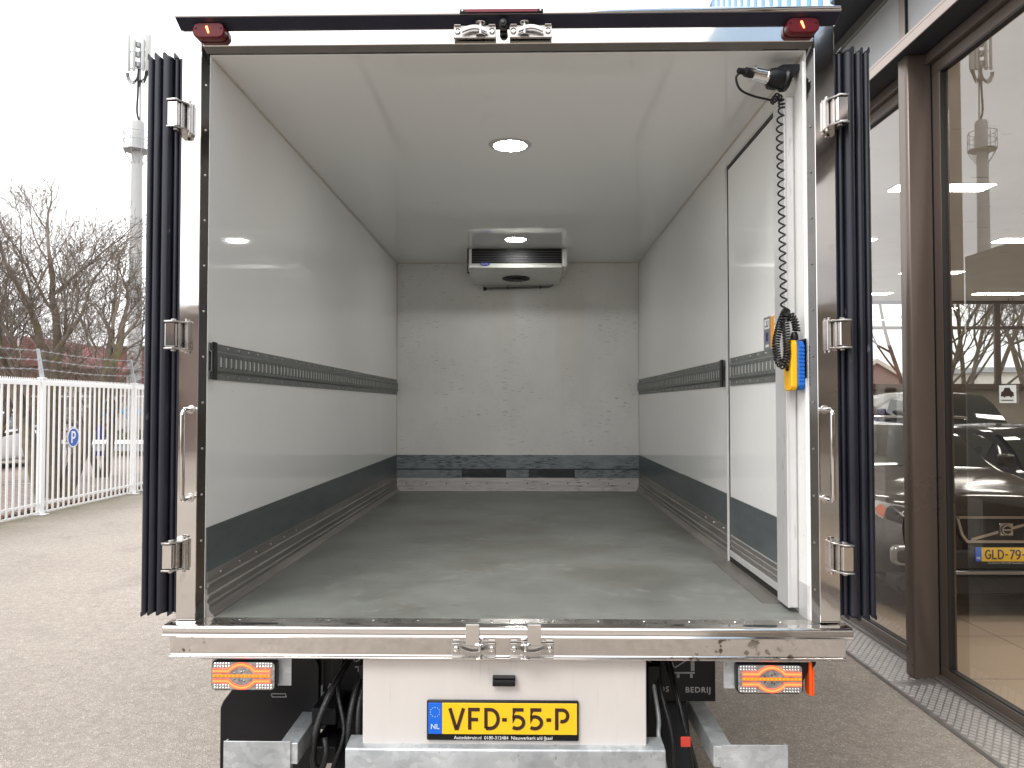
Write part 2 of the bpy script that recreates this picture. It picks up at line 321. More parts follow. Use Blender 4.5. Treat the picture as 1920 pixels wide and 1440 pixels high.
class MB:
    def __init__(s): s.bm = bmesh.new()
    def _add(s, vs, fs):
        v = [s.bm.verts.new(p) for p in vs]
        for f in fs:
            try: s.bm.faces.new([v[i] for i in f])
            except ValueError: pass
        return v
    def box(s, x0, x1, y0, y1, z0, z1, bev=0, seg=1):
        x0, x1 = min(x0, x1), max(x0, x1); y0, y1 = min(y0, y1), max(y0, y1); z0, z1 = min(z0, z1), max(z0, z1)
        t = bmesh.new(); bmesh.ops.create_cube(t, size=1)
        for v in t.verts: v.co = Vector(((x0 + x1) / 2 + v.co.x * (x1 - x0), (y0 + y1) / 2 + v.co.y * (y1 - y0), (z0 + z1) / 2 + v.co.z * (z1 - z0)))
        if bev: bmesh.ops.bevel(t, geom=t.edges[:], offset=bev, segments=seg, profile=.5, affect='EDGES')
        s.merge(t); return s
    def merge(s, t, mtx=None):
        if mtx: t.transform(mtx)
        me = bpy.data.meshes.new('tmp'); t.to_mesh(me); t.free(); s.bm.from_mesh(me); bpy.data.meshes.remove(me); return s
    def prism(s, pts, axis, a0, a1, bev=0):
        """pts: 2D polygon; axis x -> (y,z), y -> (x,z), z -> (x,y)"""
        f = {'x': lambda p, a: (a, p[0], p[1]), 'y': lambda p, a: (p[0], a, p[1]), 'z': lambda p, a: (p[0], p[1], a)}[axis]
        t = bmesh.new(); n = len(pts)
        A = [t.verts.new(f(p, a0)) for p in pts]; B = [t.verts.new(f(p, a1)) for p in pts]
        t.faces.new(A); t.faces.new(B[::-1])
        for i in range(n): t.faces.new((A[i], B[i], B[(i + 1) % n], A[(i + 1) % n]))
        bmesh.ops.recalc_face_normals(t, faces=t.faces[:])
        if bev: bmesh.ops.bevel(t, geom=t.edges[:], offset=bev, segments=1, affect='EDGES')
        s.merge(t); return s
    def tube(s, pts, r, n=8, cap=True):
        pts = [Vector(p) for p in pts]; m = len(pts)
        rr = r if isinstance(r, (list, tuple)) else [r] * m
        rings = []; prev = None
        for i, p in enumerate(pts):
            d = (pts[min(i + 1, m - 1)] - pts[max(i - 1, 0)]).normalized()
            if prev is None:
                u = d.orthogonal().normalized()
            else:
                u = prev - d * prev.dot(d)
                u = u.normalized() if u.length > 1e-6 else d.orthogonal().normalized()
            prev = u; w = d.cross(u)
            rings.append([s.bm.verts.new(p + (u * math.cos(2 * math.pi * k / n) + w * math.sin(2 * math.pi * k / n)) * rr[i]) for k in range(n)])
        for a, b in zip(rings, rings[1:]):
            for k in range(n): s.bm.faces.new((a[k], a[(k + 1) % n], b[(k + 1) % n], b[k]))
        if cap:
            s.bm.faces.new(rings[0][::-1]); s.bm.faces.new(rings[-1])
        return s
    def lathe(s, prof, centre, axis='z', n=32):
        """prof: list of (radius, height) along axis"""
        c = Vector(centre); rings = []
        for r, h in prof:
            ring = []
            for k in range(n):
                a = 2 * math.pi * k / n; x, y = r * math.cos(a), r * math.sin(a)
                q = {'z': (x, y, h), 'y': (x, h, y), 'x': (h, x, y)}[axis]
                ring.append(s.bm.verts.new(c + Vector(q)))
            rings.append(ring)
        for a, b in zip(rings, rings[1:]):
            for k in range(n): s.bm.faces.new((a[k], a[(k + 1) % n], b[(k + 1) % n], b[k]))
        s.bm.faces.new(rings[0][::-1]); s.bm.faces.new(rings[-1])
        return s
    def quad(s, *p): s._add(p, [tuple(range(len(p)))]); return s
    def ribbon(s, pts, w, org, ux, uz, thick=.0015):
        """mitred stroke of width w in the plane org + a*ux + b*uz, with a little thickness"""
        P = [Vector((p[0], p[1])) for p in pts]; n = len(P); L = []; Rr = []
        for i in range(n):
            d0 = (P[i] - P[i - 1]).normalized() if i else None
            d1 = (P[i + 1] - P[i]).normalized() if i < n - 1 else None
            if d0 is None: d0 = d1
            if d1 is None: d1 = d0
            n0 = Vector((-d0.y, d0.x)); n1 = Vector((-d1.y, d1.x)); mt = (n0 + n1)
            mt = mt.normalized() if mt.length > 1e-5 else n0
            k = w / 2 / max(.35, mt.dot(n0)); L.append(P[i] + mt * k); Rr.append(P[i] - mt * k)
        org, ux, uz = Vector(org), Vector(ux), Vector(uz); nn = ux.cross(uz).normalized() * thick
        def q(p, t): return org + ux * p.x + uz * p.y + (nn if t else Vector((0, 0, 0)))
        A = [s.bm.verts.new(q(p, 1)) for p in L]; B = [s.bm.verts.new(q(p, 1)) for p in Rr]
        A2 = [s.bm.verts.new(q(p, 0)) for p in L]; B2 = [s.bm.verts.new(q(p, 0)) for p in Rr]
        for i in range(n - 1):
            s.bm.faces.new((A[i], B[i], B[i + 1], A[i + 1])); s.bm.faces.new((A2[i], A[i], A[i + 1], A2[i + 1])); s.bm.faces.new((B[i], B2[i], B2[i + 1], B[i + 1]))
        return s
    def text(s, body, size, mtx, extrude=.0008, bold=0.0, align='LEFT', space=1.0):
        cu = bpy.data.curves.new('t', 'FONT'); cu.body = body; cu.size = size; cu.extrude = extrude; cu.offset = bold
        cu.align_x = align; cu.space_character = space; cu.resolution_u = 3
        o = bpy.data.objects.new('t', cu); C.objects.link(o); bpy.context.view_layer.update()
        dg = bpy.context.evaluated_depsgraph_get(); me = bpy.data.meshes.new_from_object(o.evaluated_get(dg)); me.transform(mtx)
        s.bm.from_mesh(me); bpy.data.objects.remove(o); bpy.data.curves.remove(cu); bpy.data.meshes.remove(me); return s
    def build(s, name, m, parent=None, smooth=True, ang=35, label=None, fixn=False):
        if fixn: bmesh.ops.recalc_face_normals(s.bm, faces=s.bm.faces[:])
        me = bpy.data.meshes.new(name); s.bm.to_mesh(me); s.bm.free()
        if parent: me.transform(Matrix.Translation(-wloc(parent)))
        me.materials.append(m)
        if smooth:
            me.polygons.foreach_set('use_smooth', [True] * len(me.polygons)); me.set_sharp_from_angle(angle=R(ang))
        o = bpy.data.objects.new(name, me); C.objects.link(o)
        if parent: o.parent = parent
        if label: o['label'] = label
        return o
def build_split(mb, name, m, parent=None, **kw):
    """every separate piece of the builder becomes an object of its own"""
    bm = mb.bm; bm.verts.index_update(); seen = set(); out = []
    for v in list(bm.verts):
        if v.index in seen: continue
        st_ = [v]; comp = []; seen.add(v.index)
        while st_:
            q = st_.pop(); comp.append(q)
            for e in q.link_edges:
                w = e.other_vert(q)
                if w.index not in seen: seen.add(w.index); st_.append(w)
        idx = {q.index: i for i, q in enumerate(comp)}; fs = {f for q in comp for f in q.link_faces}
        nb = MB(); nb._add([q.co.copy() for q in comp], [tuple(idx[w.index] for w in f.verts) for f in fs]); out.append(nb.build(name, m, parent, **kw))
    bm.free(); return out
def facing(x, y, z):   # text standing upright and read from -Y
    return Matrix.Translation((x, y, z)) @ Matrix.Rotation(R(90), 4, 'X')
def arc(cx, cy, rx, ry, a0, a1, n=10):
    return [(cx + rx * math.cos(R(a0 + (a1 - a0) * i / n)), cy + ry * math.sin(R(a0 + (a1 - a0) * i / n))) for i in range(n + 1)]
GL = {
 'V': [[(0, 1), (.27, .045), (.33, .045), (.6, 1)]],
 'F': [[(.05, 0), (.05, .94), (.55, .94)], [(.11, .47), (.47, .47)]],
 'D': [[(.05, .06), (.05, .94)] + arc(.24, .5, .33, .44, 90, -90, 12) + [(.05, .06)]],
 '5': [[(.50, .94), (.10, .94), (.07, .52)] + arc(.22, .34, .29, .28, 118, -128, 12)],
 'P': [[(.05, 0), (.05, .94)] + arc(.30, .67, .25, .27, 90, -110, 12)],
 'G': [arc(.32, .5, .28, .44, 48, 318, 14) + [(.55, .46), (.32, .46)]],
 'L': [[(.05, 1), (.05, .06), (.5, .06)]],
 '7': [[(.02, .94), (.5, .94), (.16, 0)]],
 '9': [arc(.27, .68, .23, .26, 340, 0, 14)[::-1] + arc(.0, .55, .5, .55, 8, -78, 5)],
 '-': [[(.05, .47), (.35, .47)]],
 '6': [arc(.27, .30, .23, .26, 170, 520, 14)], 'R': [[(.05, 0), (.05, .94)] + arc(.30, .69, .22, .25, 90, -90, 8) + [(.12, .44)]],
}
GW = {'V': .6, 'F': .55, 'D': .6, '5': .55, 'P': .58, 'G': .62, 'L': .5, '7': .52, '9': .54, '-': .4, '6': .52, 'R': .6}
def glyphs(mb, s, x, y, z, h, w, gap, sx=1.0):
    for ch in s:
        for st in GL[ch]:
            mb.ribbon([(p[0] * h * sx, p[1] * h) for p in st], w, (x, y, z), (1, 0, 0), (0, 0, 1))
        x += (GW[ch] * sx + gap) * h
    return mb
def structure(name, mb, m, smooth=False):
    o = mb.build(name, m, None, smooth); o['kind'] = 'structure'; return o

# ================================================================== the setting: ground
def sheet(x0, x1, y0, y1, z): return MB().quad((x0, y0, z), (x1, y0, z), (x1, y1, z), (x0, y1, z))
structure('ground', sheet(-400, 400, -300, 700, 0), M['ground'])
structure('parking_paving', sheet(-60, -8.0, -30, 48, .006), M['pavers'])
b = MB()
b.box(-15, -10.2, 17.0, 17.08, .008, .012)
structure('parking_markings', b, M['concrete_pale'])
# strip of dead leaves and soil just behind the fence
random.seed(3); b = MB()
for i in range(2600):
    x = -7.92 - abs(random.gauss(0, .16)); y = random.uniform(5, 24); a = random.uniform(0, 6.28); s = random.uniform(.02, .045)
    z = random.uniform(.012, .05); q = [(x + s * math.cos(a + k * 1.57), y + s * math.sin(a + k * 1.57), z + random.uniform(-.01, .03)) for k in range(4)]
    b.quad(*q)
tag(b.build('leaf_litter', M['leaf_brown'], None, False), 'dead brown leaves along the foot of the white fence', 'leaves', kind='stuff')

# ================================================================== THE TRUCK
CX = -.070; HW = 1.083                     # centre line, half inner width
XL, XR = CX - HW, CX + HW
YF, YB, ZF, ZC = 2.765, 6.88, .987, 3.030  # inside: front (open) edge, bulkhead, floor, ceiling
truck = thing('box_truck', (CX, 2.74, 0), 'refrigerated box truck seen into its white load space, rear doors swung wide open', 'truck')
# shell -------------------------------------------------
MB().box(XL - .055, XL, YF, YB + .06, ZF - .06, ZC + .06).build('side_wall', M['grp'], truck, label='left inner wall with an unbroken lashing rail')
rw = MB().box(XR, XR + .055, YF, YB + .06, ZF - .06, ZC + .06).build('side_wall', M['grp'], truck, label='right wall with the side door')
MB().box(XL, XR, YF, YB, ZC, ZC + .06).build('ceiling', M['grp_ceil'], truck)
MB().box(XL, XR, YB, YB + .06, ZF, ZC).build('bulkhead', M['grp_back'], truck)
MB().box(XL, XR, YF, YB, ZF - .06, ZF).build('floor', M['floor'], truck)
# outer skins
MB().box(XL - .062, XL - .0555, 2.79, 7.16, .90, 3.13).box(XR + .0555, XR + .062, 2.79, 7.16, .90, 3.13)\
    .box(XL - .055, XR + .055, 2.865, 7.16, ZC + .061, 3.135).box(XL - .055, XR + .055, YB + .061, 7.16, .9, 3.07)\
    .build('outer_skin', M['skin'], truck)
# corner sealant lines
b = MB(); s_ = .004
for x in (XL + .0005, XR - .0005 - s_):
    b.box(x, x + s_, YB - .0065, YB - .0005, ZF + .1, ZC - .001)
    b.box(x, x + s_, YF + .02, YB - .007, ZC - .0065, ZC - .0005)
b.box(XL + .007, XR - .007, YB - .0065, YB - .0005, ZC - .0065, ZC - .0005)
b.build('sealant_bead', mat('yellowed_sealant', (.68, .62, .53), .6, var=.1, vscale=10), truck)
# kick bands
ZK, ZA = 1.308, 1.128
MB().box(XL + .0005, XL + .004, YF + .004, YB - .007, ZA - .04, ZK).build('kick_band', M['kick'], truck)
MB().box(XR - .004, XR - .0005, 3.83, YB - .007, ZA - .04, ZK).build('kick_band', M['kick'], truck)
b = MB().box(XL + .0045, XR - .0045, YB - .005, YB - .0007, 1.186, ZK)
for x0, x1 in ((XL + .0045, -.568 + .0), (-.17, .03), (.44, XR - .0045)):
    b.box(x0, x1, YB - .018, YB - .0007, 1.107, 1.176)
bb = b.build('kick_band', M['kick_back'], truck, label='scraped blue-grey band across the bulkhead')
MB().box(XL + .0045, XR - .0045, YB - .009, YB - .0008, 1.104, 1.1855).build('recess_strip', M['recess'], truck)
# aluminium rail along the bulkhead foot
b = MB().prism([(YB - .012, ZF), (YB - .012, ZF + .045), (YB - .016, ZF + .047), (YB - .016, ZF + .053), (YB - .012, ZF + .055), (YB - .012, ZF + .083),
                (YB - .016, ZF + .085), (YB - .016, ZF + .091), (YB - .012, ZF + .093), (YB - .012, ZF + .118), (YB - .0005, ZF + .118), (YB - .0005, ZF)], 'x', XL + .005, XR - .005)
al = b.build('scuff_rail', M['alu_back'], truck, label='bright scraped rail at the foot of the bulkhead')
b = MB()
for i in range(12):
    b.lathe([(.006, 0), (.0055, -.004), (.003, -.005)], (XL + .09 + i * .18, YB - .012, ZF + .069), 'y', 8)
build_split(b, 'screw', M['black'], al)
# ridged scuff rails along the sides, with the coved foot
def cove(xs, sg, y0, y1, foot=.032):
    p = [(0, ZA + .02), (.006, ZA + .018), (.006, ZA - .020), (.012, ZA - .024), (.012, ZA - .032), (.007, ZA - .036), (.007, ZA - .062), (.012, ZA - .066), (.012, ZA - .074), (.007, ZA - .078),
         (.007, ZA - .092), (.014, ZA - .096), (.014, ZA - .106), (.012, ZA - .110), (.022, ZF + .014), (.026, ZF + .012), (foot, ZF + .003), (foot, ZF - .002), (0, ZF - .002)]
    return MB().prism([(xs + sg * a, z) for a, z in p], 'y', y0, y1)
ck = []
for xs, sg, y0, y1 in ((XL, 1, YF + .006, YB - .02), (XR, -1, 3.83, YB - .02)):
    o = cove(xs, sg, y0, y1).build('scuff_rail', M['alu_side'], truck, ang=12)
    b = MB(); y = y0 + .12
    while y < y1:
        b.lathe([(.005, 0), (.0045, .003), (.002, .004)] if sg > 0 else [(.005, 0), (.0045, -.003), (.002, -.004)], (xs + sg * .007, y, ZA - .002), 'x', 6); y += .19
    build_split(b, 'rivet', M['steel_dull'], o)
# rear frame ---------------------------------------------
FO, FI = 1.177, 1.104
fr = None
for sg, side in ((-1, 'left'), (1, 'right')):
    x = lambda h: CX + sg * h
    post = MB().box(x(FO), x(FI), 2.74, 2.79, .985, 3.112, .0025).build('rear_frame', M['steel'], truck, label=side + ' upright of the polished rear frame')
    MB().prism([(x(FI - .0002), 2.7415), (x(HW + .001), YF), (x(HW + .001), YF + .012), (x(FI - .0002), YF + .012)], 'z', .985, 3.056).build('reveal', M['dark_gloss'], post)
    for k in range(12):
        MB().lathe([(.0045, .001), (.004, -.0025), (.002, -.003)], (x(FI - .012), 2.752, 1.1 + .165 * k), 'y', 8).build('screw', M['alu_side'], post)
    MB().ribbon([(0, 0), (sg * .06, .055)], .002, (x(FI - .012), 2.7398, 3.054), (1, 0, 0), (0, 0, 1), .001).build('weld_seam', M['steel_dull'], post)
hd = MB().box(CX - FI + .0005, CX + FI - .0005, 2.7405, 2.79, 3.055, 3.112, .0022).build('header', M['steel'], truck)
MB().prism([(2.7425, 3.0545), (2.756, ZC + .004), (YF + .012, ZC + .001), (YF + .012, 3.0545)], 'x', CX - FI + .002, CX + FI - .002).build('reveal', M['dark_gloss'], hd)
# sloped rain cap
b = MB().prism([(2.737, 3.1125), (2.69, 3.136), (2.687, 3.138), (2.687, 3.1545), (2.692, 3.158), (2.86, 3.164), (2.86, 3.1125)], 'x', CX - FO - .005, CX + FO + .005, .0012)
cap = b.build('rain_cap', M['steel'], truck, label='overhanging rain cap above the header')
MB().prism([(2.7395, 3.1115), (2.7355, 3.1125), (2.6885, 3.1362), (2.6878, 3.1342), (2.736, 3.1105)], 'x', CX - FO - .003, CX + FO + .003).build('underside_band', M['navy_band'], cap)  # thin dark navy strip covering the cap's sloped underside
# sill, lip and bumper beam
MB().prism([(YF + .004, ZF + .001), (2.712, .9795), (2.712, .965), (YF + .004, .94)], 'x', CX - FI + .001, CX + FI - .001).build('sill', M['steel_dull'], truck)
b = MB().prism([(2.712, .981), (2.696, .981), (2.689, .976), (2.687, .972), (2.688, .952), (2.684, .947), (2.684, .9435), (2.74, .9435), (2.76, .975), (2.76, .984)], 'x', CX - FO - .021, CX + FO + .021, .0009)
b.build('sill_lip', M['steel'], truck)
b = MB().prism([(2.699, .9425), (2.707, .878), (2.694, .872), (2.694, .867), (2.76, .867), (2.76, .9425)], 'x', CX - FO - .001, CX + FO + .001, .0009)
bump = b.build('bumper_beam', M['bumper_steel'], truck)
# sill rivets
b = MB(); x = CX - .95
while x < CX + 1.0:
    b.lathe([(.006, 0), (.005, .0015), (.002, .002)], (x, 2.752, .9855), 'z', 8); x += .16
build_split(b, 'rivet', M['steel_dull'], truck)
# lock keepers ------------------------------------------
def keeper(x, z, y, up, flip, label):
    """a steel base plate with folded ears, two hex screws and a round striker"""
    f = -1 if flip else 1
    X = lambda a: x + f * a
    b = MB().box(x - .076, x + .076, y - .004, y, z - .024, z + .024, .001)
    b.box(x - .076, x + .076, y - .016, y - .0045, z - .026, z - .022, .001)      # lower folded edge
    b.box(x - .074, x - .050, y - .014, y - .0045, z + .021, z + .0245, .001); b.box(x + .050, x + .074, y - .014, y - .0045, z + .021, z + .0245, .001)
    # bowed guide plate
    pts = [(X(-.046 + .092 * i / 12), z - .006 + .013 * math.sin(math.pi * i / 12) * (1 if up else -1) + (0.0 if up else .010)) for i in range(13)]
    b.ribbon([(p[0], p[1]) for p in (pts if f > 0 else pts[::-1])], .012, (0, y - .020, 0), (1, 0, 0), (0, 0, 1), .012)
    o = b.build('lock_keeper', M['steel_dull'], truck, label=label)
    b = MB()
    for sx in (-.062, .062):
        b.lathe([(.0105, 0), (.0105, -.005), (.0075, -.006), (.0075, -.002), (.003, -.002)], (x + sx, y - .005, z + .002), 'y', 10)
    build_split(b, 'screw', M['chrome'], o)
    b = MB().tube([(X(.022), y - .026, z - .020), (X(.022), y - .026, z + .026)], .0045, 10)
    b.lathe([(.016, 0), (.018, .002), (.014, .005), (.004, .006)], (X(.022), y - .024, z + .022), 'z', 14)
    b.lathe([(.016, 0), (.018, .002), (.014, .004), (.004, .005)], (X(.022), y - .024, z - .024), 'z', 14)
    b.build('striker', M['chrome'], o)
    return o
keeper(-.181, 3.092, 2.731, True, False, 'upper keeper left of the reversing camera')
keeper(.020, 3.092, 2.731, True, True, 'upper keeper right of the reversing camera')
keeper(-.180, .902, 2.698, False, False, 'lower keeper, left of the pair on the bumper')
keeper(.022, .902, 2.698, False, True, 'lower keeper, right of the pair on the bumper')
for x in (-.183, .030):
    b = MB().box(x - .0235, x + .0235, 2.676, 2.680, .922, .992, .0008).box(x - .0235, x + .0235, 2.6805, 2.700, .9895, .9925, .0006)
    b.build('lock_tab', M['steel'], truck)
# reversing camera
b = MB().box(-.092, -.064, 2.695, 2.735, 3.098, 3.121, .004).lathe([(.015, 0), (.016, -.012), (.013, -.022), (.005, -.022)], (-.078, 2.705, 3.106), 'y', 18)
rc = b.build('reversing_camera', M['black'], truck)
MB().lathe([(.0075, 0), (.006, -.003), (.002, -.004)], (-.078, 2.682, 3.106), 'y', 14).build('lens', M['car_glass'], rc)
# high centre lamp
b = MB().box(-.2325, .064, 2.678, 2.6868, 3.135, 3.1525, .0042, 2)
hb = b.build('high_stop_lamp', M['black'], truck)
MB().box(-.212, .045, 2.6755, 2.6778, 3.1385, 3.1495, .001).build('lens', M['red_lens_dim'], hb)
MB().lathe([(.0035, 0), (.003, -.002), (.001, -.002)], (-.222, 2.677, 3.144), 'y', 8).lathe([(.0035, 0), (.003, -.002), (.001, -.002)], (.054, 2.677, 3.144), 'y', 8).build('screw', M['steel_dull'], hb)
# red corner marker lamps
for cx, lab in ((-1.137, 'left red marker lamp'), (.985, 'right red marker lamp')):
    pts = arc(-.036, .012, .024, .020, 90, 180, 4) + arc(-.034, -.004, .028, .026, 180, 270, 5) + arc(.034, -.004, .028, .026, 270, 360, 5) + arc(.036, .012, .024, .020, 0, 90, 4)
    b = MB().prism([(cx + p[0] * .94, 3.096 + p[1] * .9) for p in pts], 'y', 2.704, 2.7385, .004)
    o = b.build('marker_lamp', M['red_lens'], truck, label=lab)
    random.seed(5); b = MB()
    for i in range(5): b.lathe([(.0045 - i * .0005, 0), (.003, -.002), (.001, -.0025)], (cx + .0018 * i - .006, 2.7035, 3.107 - .005 * i), 'y', 8)
    b.build('bulb', M['led_hot'], o)
    b = MB().lathe([(.004, 0), (.003, -.002), (.001, -.002)], (cx - .045, 2.7035, 3.104), 'y', 8).lathe([(.004, 0), (.003, -.002), (.001, -.002)], (cx + .045, 2.7035, 3.104), 'y', 8)
    build_split(b, 'screw', M['black'], o)
# doors folded back ---------------------------------------
for sg, side in ((-1, 'left'), (1, 'right')):
    x = lambda h: CX + sg * h
    b = MB().box(x(1.196), x(1.262), 2.80, 3.86, 1.02, 3.03, .003)
    door = b.build('rear_door', M['grp'], truck, label=side + ' rear door folded flat against the side wall')
    # gasket profile: a plan outline with four lobes, extruded up the edge of the door
    out = []
    lobes = ((1.179, .010), (1.199, .009), (1.2295, .0195), (1.2655, .0145), (1.2925, .0115))
    pl = [(1.172, 2.80)]
    for c, r_ in lobes:
        for k in range(7):
            a = math.pi - math.pi * k / 6
            pl.append((c + r_ * math.cos(a), 2.755 - r_ * 1.1 * math.sin(a) + (.0 if c < 1.2 else -.004)))
        pl.append((c + r_ + .0006, 2.772))
    pl.append((1.306, 2.80))
    b = MB().prism([(x(p[0]), p[1]) for p in pl], 'z', 1.012, 3.012)
    gk = b.build('door_gasket', M['gasket'], door)
    # ragged moulded ends
    for c, r_ in lobes[1:]:
        for z, dz in ((3.012, .022), (1.012, -.016)):
            zz = z + random.uniform(-.004, .004)
            MB_ = MB().prism([(x(c - r_), zz), (x(c + r_), zz), (x(c + r_ * .98), zz + dz * .75), (x(c + r_ * .8), zz + dz), (x(c + r_ * .5), zz + dz * .9), (x(c + .0), zz + dz * .45), (x(c - r_ * .7), zz + dz * .2)], 'y', 2.742, 2.772)
            MB_.build('gasket_end', M['gasket'], door)
    MB().box(x(1.1775), x(1.1855), 2.775, 2.80, 1.02, 3.03, .001).build('edge_trim', M['steel_dull'], door)
# hinges
def hinge(sg, z, lab):
    x = lambda h: CX + sg * h
    b = MB().box(x(1.194), x(1.158), 2.668, 2.704, z - .042, z + .042, .0025)
    h = b.build('hinge', M['steel'], truck, label=lab)
    b = MB()
    for q in (-1, 1):
        zz = z + q * .0475
        b.prism([(x(1.196), 2.664), (x(1.165), 2.662), (x(1.140), 2.705), (x(1.132), 2.739), (x(1.190), 2.739)], 'z', zz - .003, zz + .003, .0008)
        b.box(x(1.176), x(1.164), 2.676, 2.692, zz + q * .0035, zz + q * .0095, .001)
    b.box(x(1.157), x(1.150), 2.690, 2.735, z - .043, z + .043, .001); b.box(x(1.147), x(1.132), 2.718, 2.739, z - .054, z + .054, .002)
    b.build('bracket', M['steel_dull'], h)
    MB().tube([(x(1.141), 2.724, z - .062), (x(1.141), 2.724, z + .062)], .006, 12).build('hinge_pin', M['steel_dull'], h)
for sg, side in ((-1, 'left'), (1, 'right')):
    hinge(sg, 2.784, 'top %s hinge' % side); hinge(sg, 1.998, 'middle %s hinge' % side); hinge(sg, 1.222, 'bottom %s hinge' % side)
# grab handles
for sg, side in ((-1, 'left'), (1, 'right')):
    xx = CX + sg * 1.128; z0, z1 = 1.420, 1.735
    pts = [(xx, 2.740, z0)] + [(xx, 2.672 + .018 - .018 * math.sin(R(a)), z0 + .018 - .018 * math.cos(R(a))) for a in range(0, 91, 15)] + \
          [(xx, 2.672 + .018 - .018 * math.cos(R(a)), z1 - .018 + .018 * math.sin(R(a))) for a in range(0, 91, 15)] + [(xx, 2.740, z1)]
    b = MB().tube(pts, .0085, 12)
    h = b.build('grab_handle', M['steel'], truck, ang=60, label=side + ' grab handle')
    MB().lathe([(.016, 0), (.015, -.003), (.009, -.004)], (xx, 2.7395, z0), 'y', 16).lathe([(.016, 0), (.015, -.003), (.009, -.004)], (xx, 2.7395, z1), 'y', 16).build('flange', M['steel_dull'], h)
# lashing rails -------------------------------------------
def rail(xs, sg, y0, y1, label, caps):
    z0, z1 = 1.845, 1.979; t = .010
    def X(a): return xs + sg * a
    b = MB().box(X(.0005), X(.005), y0, y1, z0, z0 + .030, .0008).box(X(.0005), X(.005), y0, y1, z1 - .030, z1, .0008)
    b.prism([(X(.005), z0 + .026), (X(.014), z0 + .034), (X(.014), z0 + .038), (X(.005), z0 + .030)], 'y', y0, y1)
    b.prism([(X(.005), z1 - .026), (X(.014), z1 - .034), (X(.014), z1 - .038), (X(.005), z1 - .030)], 'y', y0, y1)
    zm0, zm1 = z0 + .036, z1 - .036
    y = y0; pitch = .0508; i = 0
    while y < y1:                                    # web between the keyhole slots
        e = min(y + .026, y1); b.box(X(.010), X(.014), y, e, zm0, zm1, .0008)
        if y + pitch < y1: b.box(X(.010), X(.0138), e, y + pitch, zm0, zm0 + .008).box(X(.010), X(.0138), e, y + pitch, zm1 - .008, zm1)
        y += pitch; i += 1
    b.box(X(.0005), X(.0018), y0, y1, z0 + .0305, z1 - .0305)
    r = b.build('lashing_rail', M['rail_grey'], truck, smooth=False, label=label)
    b = MB(); y = y0
    while y + pitch < y1:                            # bright inner tongue of every slot
        b.prism([(X(.0021), zm0 + .009), (X(.0021), zm1 - .009), (X(.012), zm1 - .013), (X(.012), zm0 + .013)], 'y', y + .0275, y + .0455); y += pitch
    build_split(b, 'slot_tongue', M['alu_post'], r, smooth=False)
    b = MB(); y = y0 + .06
    while y < y1:
        for z in (z0 + .013, z1 - .013): b.lathe([(.0045, 0), (.004, sg * .003), (.001, sg * .004)], (X(.005), y, z), 'x', 6)
        y += .11
    build_split(b, 'rivet', M['steel_dull'], r)
    if caps:
        b = MB()
        for a, c in caps: b.box(X(.0145), X(.022), a, c, z0 - .002, z1 + .002, .002)
        b.build('end_cap', M['black'], r)
rail(XL, 1, 2.775, YB - .012, 'long left lashing rail', [(2.769, 2.805)])
rail(XR, -1, 3.91, YB - .012, 'rear part of the right lashing rail', [(3.895, 3.94)])
rail(XR - .012, -1, 3.03, 3.755, 'short lashing rail on the side door', [])
# side door in the right wall
b = MB().box(XR - .012, XR - .0005, 3.00, 3.785, 1.045, 2.91)
sd = b.build('side_door', M['grp'], truck)
MB().box(XR - .0145, XR - .0125, 3.002, 3.783, ZA - .005, ZK - .002).build('kick_band', M['kick'], sd)
b = MB()
for z in (1.06, 1.085, 1.11): b.box(XR - .018, XR - .0125, 3.002, 3.783, z - .010, z + .008, .001)
b.build('scuff_rail', M['alu_side'], sd)
MB().box(XR - .022, XR - .0125, 3.0, 3.785, 1.020, 1.046, .001).build('bottom_trim', M['alu_post'], sd)
MB().box(XR - .016, XR - .0005, 2.995, 3.79, .990, 1.019).build('threshold_gap', M['seal'], sd)
MB().box(XR - .014, XR - .0005, 3.0, 3.79, 2.912, 2.932, .001).box(XR - .014, XR - .0005, 3.786, 3.797, 1.0, 2.93).build('door_seal', M['seal'], sd)
b = MB().box(XR - .018, XR - .0005, 3.798, 3.826, ZF, 2.94, .001).box(XR - .022, XR - .018, 3.808, 3.813, ZF, 2.93).box(XR - .010, XR - .0005, 3.80, 2.99, 2.934, 2.95)
b.build('door_jamb', M['alu_post'], truck, label='rear jamb of the side door')
b = MB().box(XR - .046, XR - .0005, 2.868, 2.99, 1.005, 2.905, .0015)
b.prism([(XR - .040, 2.8675), (XR - .012, 2.8675), (XR - .014, 2.862), (XR - .038, 2.862)], 'z', 1.01, 2.90)
b.build('door_jamb', M['alu_post'], truck, label='front jamb post of the side door')
b = MB().box(XR - .008, XR - .0005, YF + .012, 2.861, ZF + .12, 3.0)
b.build('cover_strip', M['grp'], truck)
MB().box(XR - .010, XR - .0005, YF + .012, 2.862, ZF, ZF + .119).build('cover_strip', M['alu_post'], truck)
b = MB().prism([(XR - .100, 3.0), (XR - .012, 3.0), (XR - .012, 3.80), (XR - .100, 3.80)], 'z', ZF + .0005, ZF + .004)
b.build('threshold_plate', M['alu_side'], truck)
